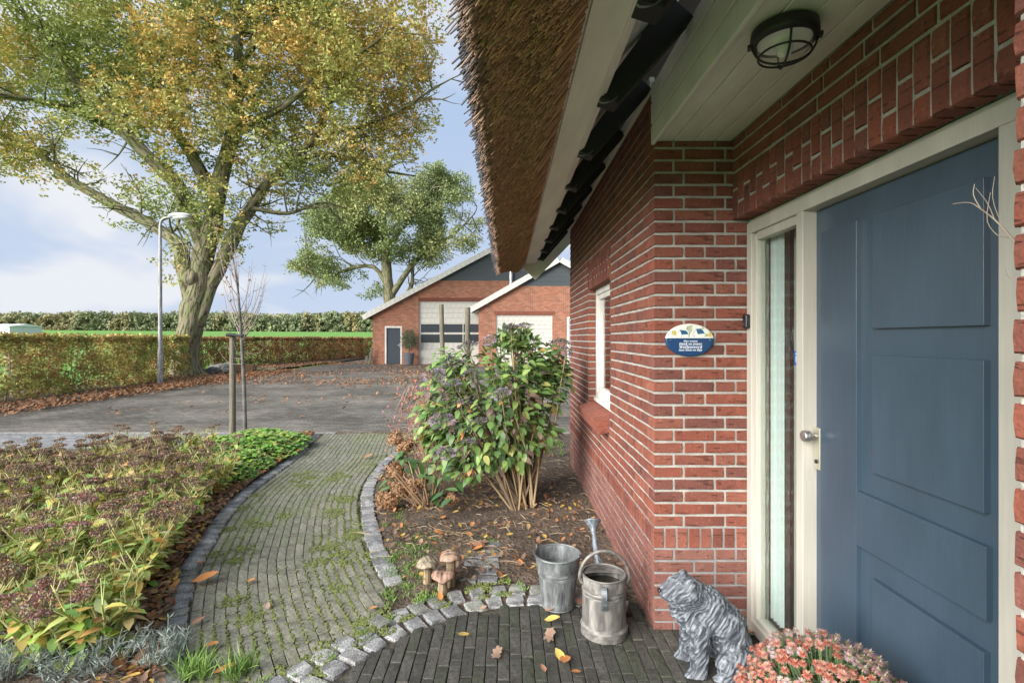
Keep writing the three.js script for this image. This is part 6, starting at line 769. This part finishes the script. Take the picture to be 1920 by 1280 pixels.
{ // ---- pot of chrysanthemums
  const c = at(1556, 1362, 1.52), t = thing('chrysanthemum_pot', 'round pot chrysanthemum with coral and pale pink flowers before the door', 'potted plant', [c.x, 0, c.z]), R = rng(97), r = 0.25, cy = c.y;
  part('pot', lathe([[0, 0], [0.12, 0], [0.13, 0.01], [0.165, 0.22], [0.175, 0.24], [0.16, 0.24], [0.15, 0.2], [0, 0.19]], 32), M([0.30, 0.29, 0.28], 0.8, T.mortar, 0.002), t);
  const st = new Soup(), lf = new Soup(), fl = [0, 1, 2, 3].map((k) => { const s = new Soup(), Q = rng(200 + k), cols = [[0.58, 0.24, 0.185], [0.62, 0.34, 0.27], [0.55, 0.36, 0.37], [0.62, 0.48, 0.48]][k]; for (let i = 0; i < 95; i++) { const d = rndDir(Q); if (d.y < -0.55) continue; d.y += k > 1 ? -0.25 : 0.05; s.leaf(V(d.x * 0.003, 0.004, d.z * 0.003), d, V(0, 1, 0.1), 0.0115 + Q() * 0.0045, 0.0042, cols.map((q) => q * (0.6 + 0.7 * Q())), 0.35, 0.15, 2); } for (let i = 0; i < 22; i++) { const d = rndDir(Q); d.y = Math.abs(d.y); s.leaf(V(d.x * 0.004, 0.003, d.z * 0.004), d, rndDir(Q), 0.006, 0.004, k > 1 ? [0.46, 0.46, 0.13] : [0.70, 0.28, 0.12], 0, 0, 2); } return s.build(); });
  const dirs = []; for (let i = 0; i < 2600 && dirs.length < 520; i++) { const d = rndDir(R); if (d.y < -0.05) continue; const sp = 0.052 + 0.045 * noise3(d.x * 3, d.y * 3, d.z * 3, 4); if (dirs.some((q) => q.distanceTo(d) < sp)) continue; dirs.push(d); }
  const toCam = V(-c.x, EYE - c.y, -c.z); dirs.sort((a, b) => b.dot(toCam) - a.dot(toCam)); let nf = 0; const restF = [];
  for (const d of dirs) { const rr = r * (0.93 + 0.13 * R()), e = V(d.x * rr, cy + d.y * rr * 0.92, d.z * rr); const q = R(), k = noise3(d.x * 2.4, d.y * 2.4, d.z * 2.4, 6) + (d.x < -0.2 ? 0.14 : 0) > 0.5 ? (q < 0.45 ? 0 : q < 0.8 ? 1 : 3) : (q < 0.45 ? 2 : q < 0.8 ? 3 : 1); const m = nf++ < 300 ? part('flower', fl[k], leafMat, t) : new THREE.Mesh(fl[k], leafMat); const o = d.clone().add(V(0, 0.5, 0)).add(rndDir(R).multiplyScalar(0.35)).normalize(); m.position.copy(e); m.quaternion.setFromUnitVectors(V(0, 1, 0), o); m.scale.setScalar(0.7 + R() * 0.35); if (nf > 300) { m.updateMatrix(); restF.push(fl[k].clone().applyMatrix4(m.matrix)); } st.limb([V(d.x * 0.06, cy - 0.12, d.z * 0.06), V(d.x * rr * 0.75, cy + d.y * rr * 0.55, d.z * rr * 0.75), e], [0.002, 0.0016, 0.0014], 4, [0.16, 0.24, 0.10], 2); }
  if (restF.length) stuffOf(part('flowers', merge(restF), leafMat, t));
  for (let i = 0; i < 2600; i++) { const d = rndDir(R); if (d.y < -0.35) continue; const rr = r * (0.6 + 0.36 * R()), p = V(d.x * rr, cy + d.y * rr * 0.92, d.z * rr); lf.leaf(p, d.clone().add(rndDir(R)), rndDir(R), 0.03 + R() * 0.015, 0.011, mixc([0.08, 0.15, 0.06], [0.17, 0.25, 0.11], R()), 0.3, 0.2, 2); }
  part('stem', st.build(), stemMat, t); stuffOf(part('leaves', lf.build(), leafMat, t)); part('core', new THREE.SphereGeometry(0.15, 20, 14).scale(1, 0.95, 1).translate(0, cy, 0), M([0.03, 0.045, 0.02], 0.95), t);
}
{ // ---- round bulkhead lamp under the porch ceiling (unlit)
  const t = thing('ceiling_lamp', 'round black caged bulkhead lamp with ribbed glass on the porch ceiling', 'lamp', [0.897, 2.488, -1.635]);
  const down = (pts, n = 40) => lathe(pts.map(([r, y]) => [r, -y]), n);
  part('base', down([[0, 0.0], [0.088, 0.0], [0.098, 0.006], [0.1005, 0.02], [0.1005, 0.036], [0.096, 0.046], [0.084, 0.050], [0.082, 0.044], [0.0, 0.044]]), M([0.014, 0.014, 0.015], 0.45), t);
  const gl = down([[0.081, 0.044], [0.079, 0.060], [0.070, 0.082], [0.05, 0.097], [0.025, 0.103], [0, 0.104]], 64), q = gl.attributes.position; for (let i = 0; i < q.count; i++) { const a = Math.atan2(q.getZ(i), q.getX(i)), k = 1 + 0.012 * Math.sin(a * 32); q.setX(i, q.getX(i) * k); q.setZ(i, q.getZ(i) * k); } gl.computeVertexNormals();
  part('glass', gl, M([0.97, 0.97, 0.96], 0.06, null, 0, { transmission: 0.97, thickness: 0 }), t); part('reflector', new THREE.CircleGeometry(0.08, 32).rotateX(Math.PI / 2).translate(0, -0.0455, 0), M([0.85, 0.85, 0.83], 0.4), t); part('bulb', new THREE.SphereGeometry(0.026, 16, 12).scale(1, 1.1, 1).translate(0, -0.068, 0), M([0.8, 0.8, 0.78], 0.35), t);
  const cage = new Soup(), bar = (a) => { const c = Math.cos(a), s = Math.sin(a), pts = [[-0.096, 0.040], [-0.09, 0.066], [-0.072, 0.094], [-0.04, 0.110], [0, 0.114], [0.04, 0.110], [0.072, 0.094], [0.09, 0.066], [0.096, 0.040]].map(([r, y]) => V(r * c, -y, r * s)); cage.limb(pts, [0.0036, 0.0036], 8, undefined, 3); }; bar(0.3); bar(0.3 + Math.PI / 2); const rg = []; for (let i = 0; i <= 24; i++) rg.push(V(Math.cos(i / 24 * 6.2832) * 0.077, -0.088, Math.sin(i / 24 * 6.2832) * 0.077)); cage.limb(rg, [0.0036, 0.0036], 8, undefined, 1); part('cage', cage.build(), M([0.014, 0.014, 0.015], 0.4), t);
  for (const a of [1.2, 4.3]) part('screw_tab', box(-0.012, 0.012, -0.05, -0.036, 0.094, 0.108, 0.003).rotateY(a), M([0.014, 0.014, 0.015], 0.45), t);
}
{ // ---- oval name plate by the door
  const t = thing('name_plate', 'oval blue and white enamel name plate with painted farmhouses on the brick wall', 'name plate', [0.931, 1.477, ZC + 0.006]);
  const W = 1024, H = 688, c = document.createElement('canvas'); c.width = W; c.height = H; const x = c.getContext('2d');
  x.fillStyle = '#d9dad3'; x.fillRect(0, 0, W, H); x.fillStyle = '#1d3f68'; x.fillRect(0, 300, W, H - 300); x.fillStyle = '#e6e7e2'; x.fillRect(0, 294, W, 9);
  const blob = (cx, cy, r, col, n, sd) => { const R = rng(sd); x.fillStyle = col; for (let i = 0; i < n; i++) { x.beginPath(); x.arc(cx + (R() + R() - 1) * r, cy + (R() + R() - 1) * r, 3 + R() * r * 0.16, 0, 7); x.fill(); } };
  x.fillStyle = '#24587d'; x.beginPath(); x.moveTo(300, 128); x.lineTo(430, 148); x.lineTo(486, 222); x.lineTo(336, 232); x.fill(); x.beginPath(); x.moveTo(640, 110); x.lineTo(760, 104); x.lineTo(822, 204); x.lineTo(676, 222); x.lineTo(650, 150); x.fill();
  x.strokeStyle = '#6b6f72'; x.lineWidth = 6; for (const l of [[[262, 196], [300, 128], [336, 232]], [[560, 222], [640, 110], [676, 222]], [[336, 290], [336, 232]], [[486, 290], [486, 222]], [[822, 204], [826, 286]]]) { x.beginPath(); l.forEach((q, i) => (i ? x.lineTo(...q) : x.moveTo(...q))); x.stroke(); }
  x.strokeStyle = '#5d5748'; x.lineWidth = 9; x.beginPath(); x.moveTo(492, 290); x.lineTo(500, 170); x.moveTo(498, 220); x.lineTo(540, 150); x.stroke();
  blob(500, 108, 70, '#8b9a78', 90, 1); blob(515, 95, 60, '#a9b394', 60, 2); blob(175, 190, 58, '#a99f55', 70, 3); blob(160, 200, 44, '#c2b05a', 40, 4); blob(775, 100, 40, '#9fae93', 40, 5); blob(930, 238, 52, '#c9ae4c', 70, 6); blob(860, 240, 36, '#8f9f62', 40, 7); blob(600, 260, 40, '#c7b9ae', 24, 8);
  x.fillStyle = '#e9ecef'; x.textAlign = 'center'; x.textBaseline = 'middle'; const line = (s, y, px) => { x.font = `italic bold ${px}px serif`; x.fillText(s, W / 2 + 6, y); }; line('Hier wonen', 366, 50); line('Henk en Jenny', 424, 66); line('Welleweerd', 490, 80); line('met Niek en Rijs', 552, 60);
  const tx = new THREE.CanvasTexture(c); tx.colorSpace = THREE.SRGBColorSpace; const n = 64, a = 0.1235, b = 0.083, s = new Soup(), rings = [[0.0, 0.010], [0.5, 0.0098], [0.88, 0.009], [0.97, 0.0075], [1.0, 0.004], [1.0, -0.004]];
  let prev = null; rings.forEach(([k, z]) => { const r = []; for (let i = 0; i <= n; i++) { const q = i / n * 6.2832; r.push(s.v(V(Math.cos(q) * a * k, Math.sin(q) * b * k, z), 0.5 + Math.cos(q) * k * 0.5, 0.5 + Math.sin(q) * k * 0.5)); } if (prev) for (let i = 0; i < n; i++) s.quad(prev[i], r[i], r[i + 1], prev[i + 1]); prev = r; });
  part('plate', s.build(), new THREE.MeshPhysicalMaterial({ map: tx, roughness: 0.3, clearcoat: 0.4, clearcoatRoughness: 0.15 }), t);
  for (const q of [-1, 1]) part('screw', new THREE.CylinderGeometry(0.0035, 0.0035, 0.003, 10).rotateX(Math.PI / 2).translate(q * 0.1, 0, 0.010), MAT.steel, t);
}
{ // ---- video doorbell on the frame
  const t = thing('doorbell', 'small black video doorbell on the pale frame beside the name plate', 'doorbell', [XF - 0.012, 1.571, ZC + 0.024]); part('case', new RoundedBoxGeometry(0.026, 0.072, 0.04, 3, 0.009), M([0.018, 0.017, 0.02], 0.3), t); part('lens', new THREE.CylinderGeometry(0.009, 0.009, 0.004, 20).rotateZ(Math.PI / 2).translate(-0.013, 0.016, 0), MAT.blackGloss, t); part('button', new THREE.CylinderGeometry(0.010, 0.010, 0.004, 20).rotateZ(Math.PI / 2).translate(-0.013, -0.014, 0), M([0.06, 0.06, 0.065], 0.3), t); part('bracket', box(0.002, 0.0115, -0.03, 0.03, -0.014, 0.014), MAT.black, t);
}
{ // ---- dry bare twigs in front of the door at the near pier
  const t = thing('dry_twig', 'bare dry twig hanging beside the near brick pier in front of the door', 'twig'), s = new Soup(), P = (x, y, d = 0.86) => at(x, y, d), c = [0.36, 0.30, 0.24], q = (l, r, r2) => s.limb(l.map((p) => P(...p)), [r, r2], 5, c, 3);
  q([[1925, 480, 0.80], [1895, 445, 0.82], [1866, 412], [1840, 392], [1820, 380], [1787, 382]], 0.0016, 0.0007); q([[1840, 392], [1826, 365], [1828, 345]], 0.0011, 0.0005); q([[1866, 412], [1852, 380], [1830, 352]], 0.0009, 0.0004); q([[1895, 445, 0.82], [1870, 440], [1852, 415], [1858, 360]], 0.0009, 0.0004); q([[1925, 470, 0.8], [1880, 420], [1862, 370], [1866, 330]], 0.001, 0.0004); q([[1925, 540, 0.80], [1893, 520, 0.82], [1886, 505, 0.84]], 0.001, 0.0004);
  part('twig', s.build(), stemMat, t);
}
renderer.render(scene, camera);
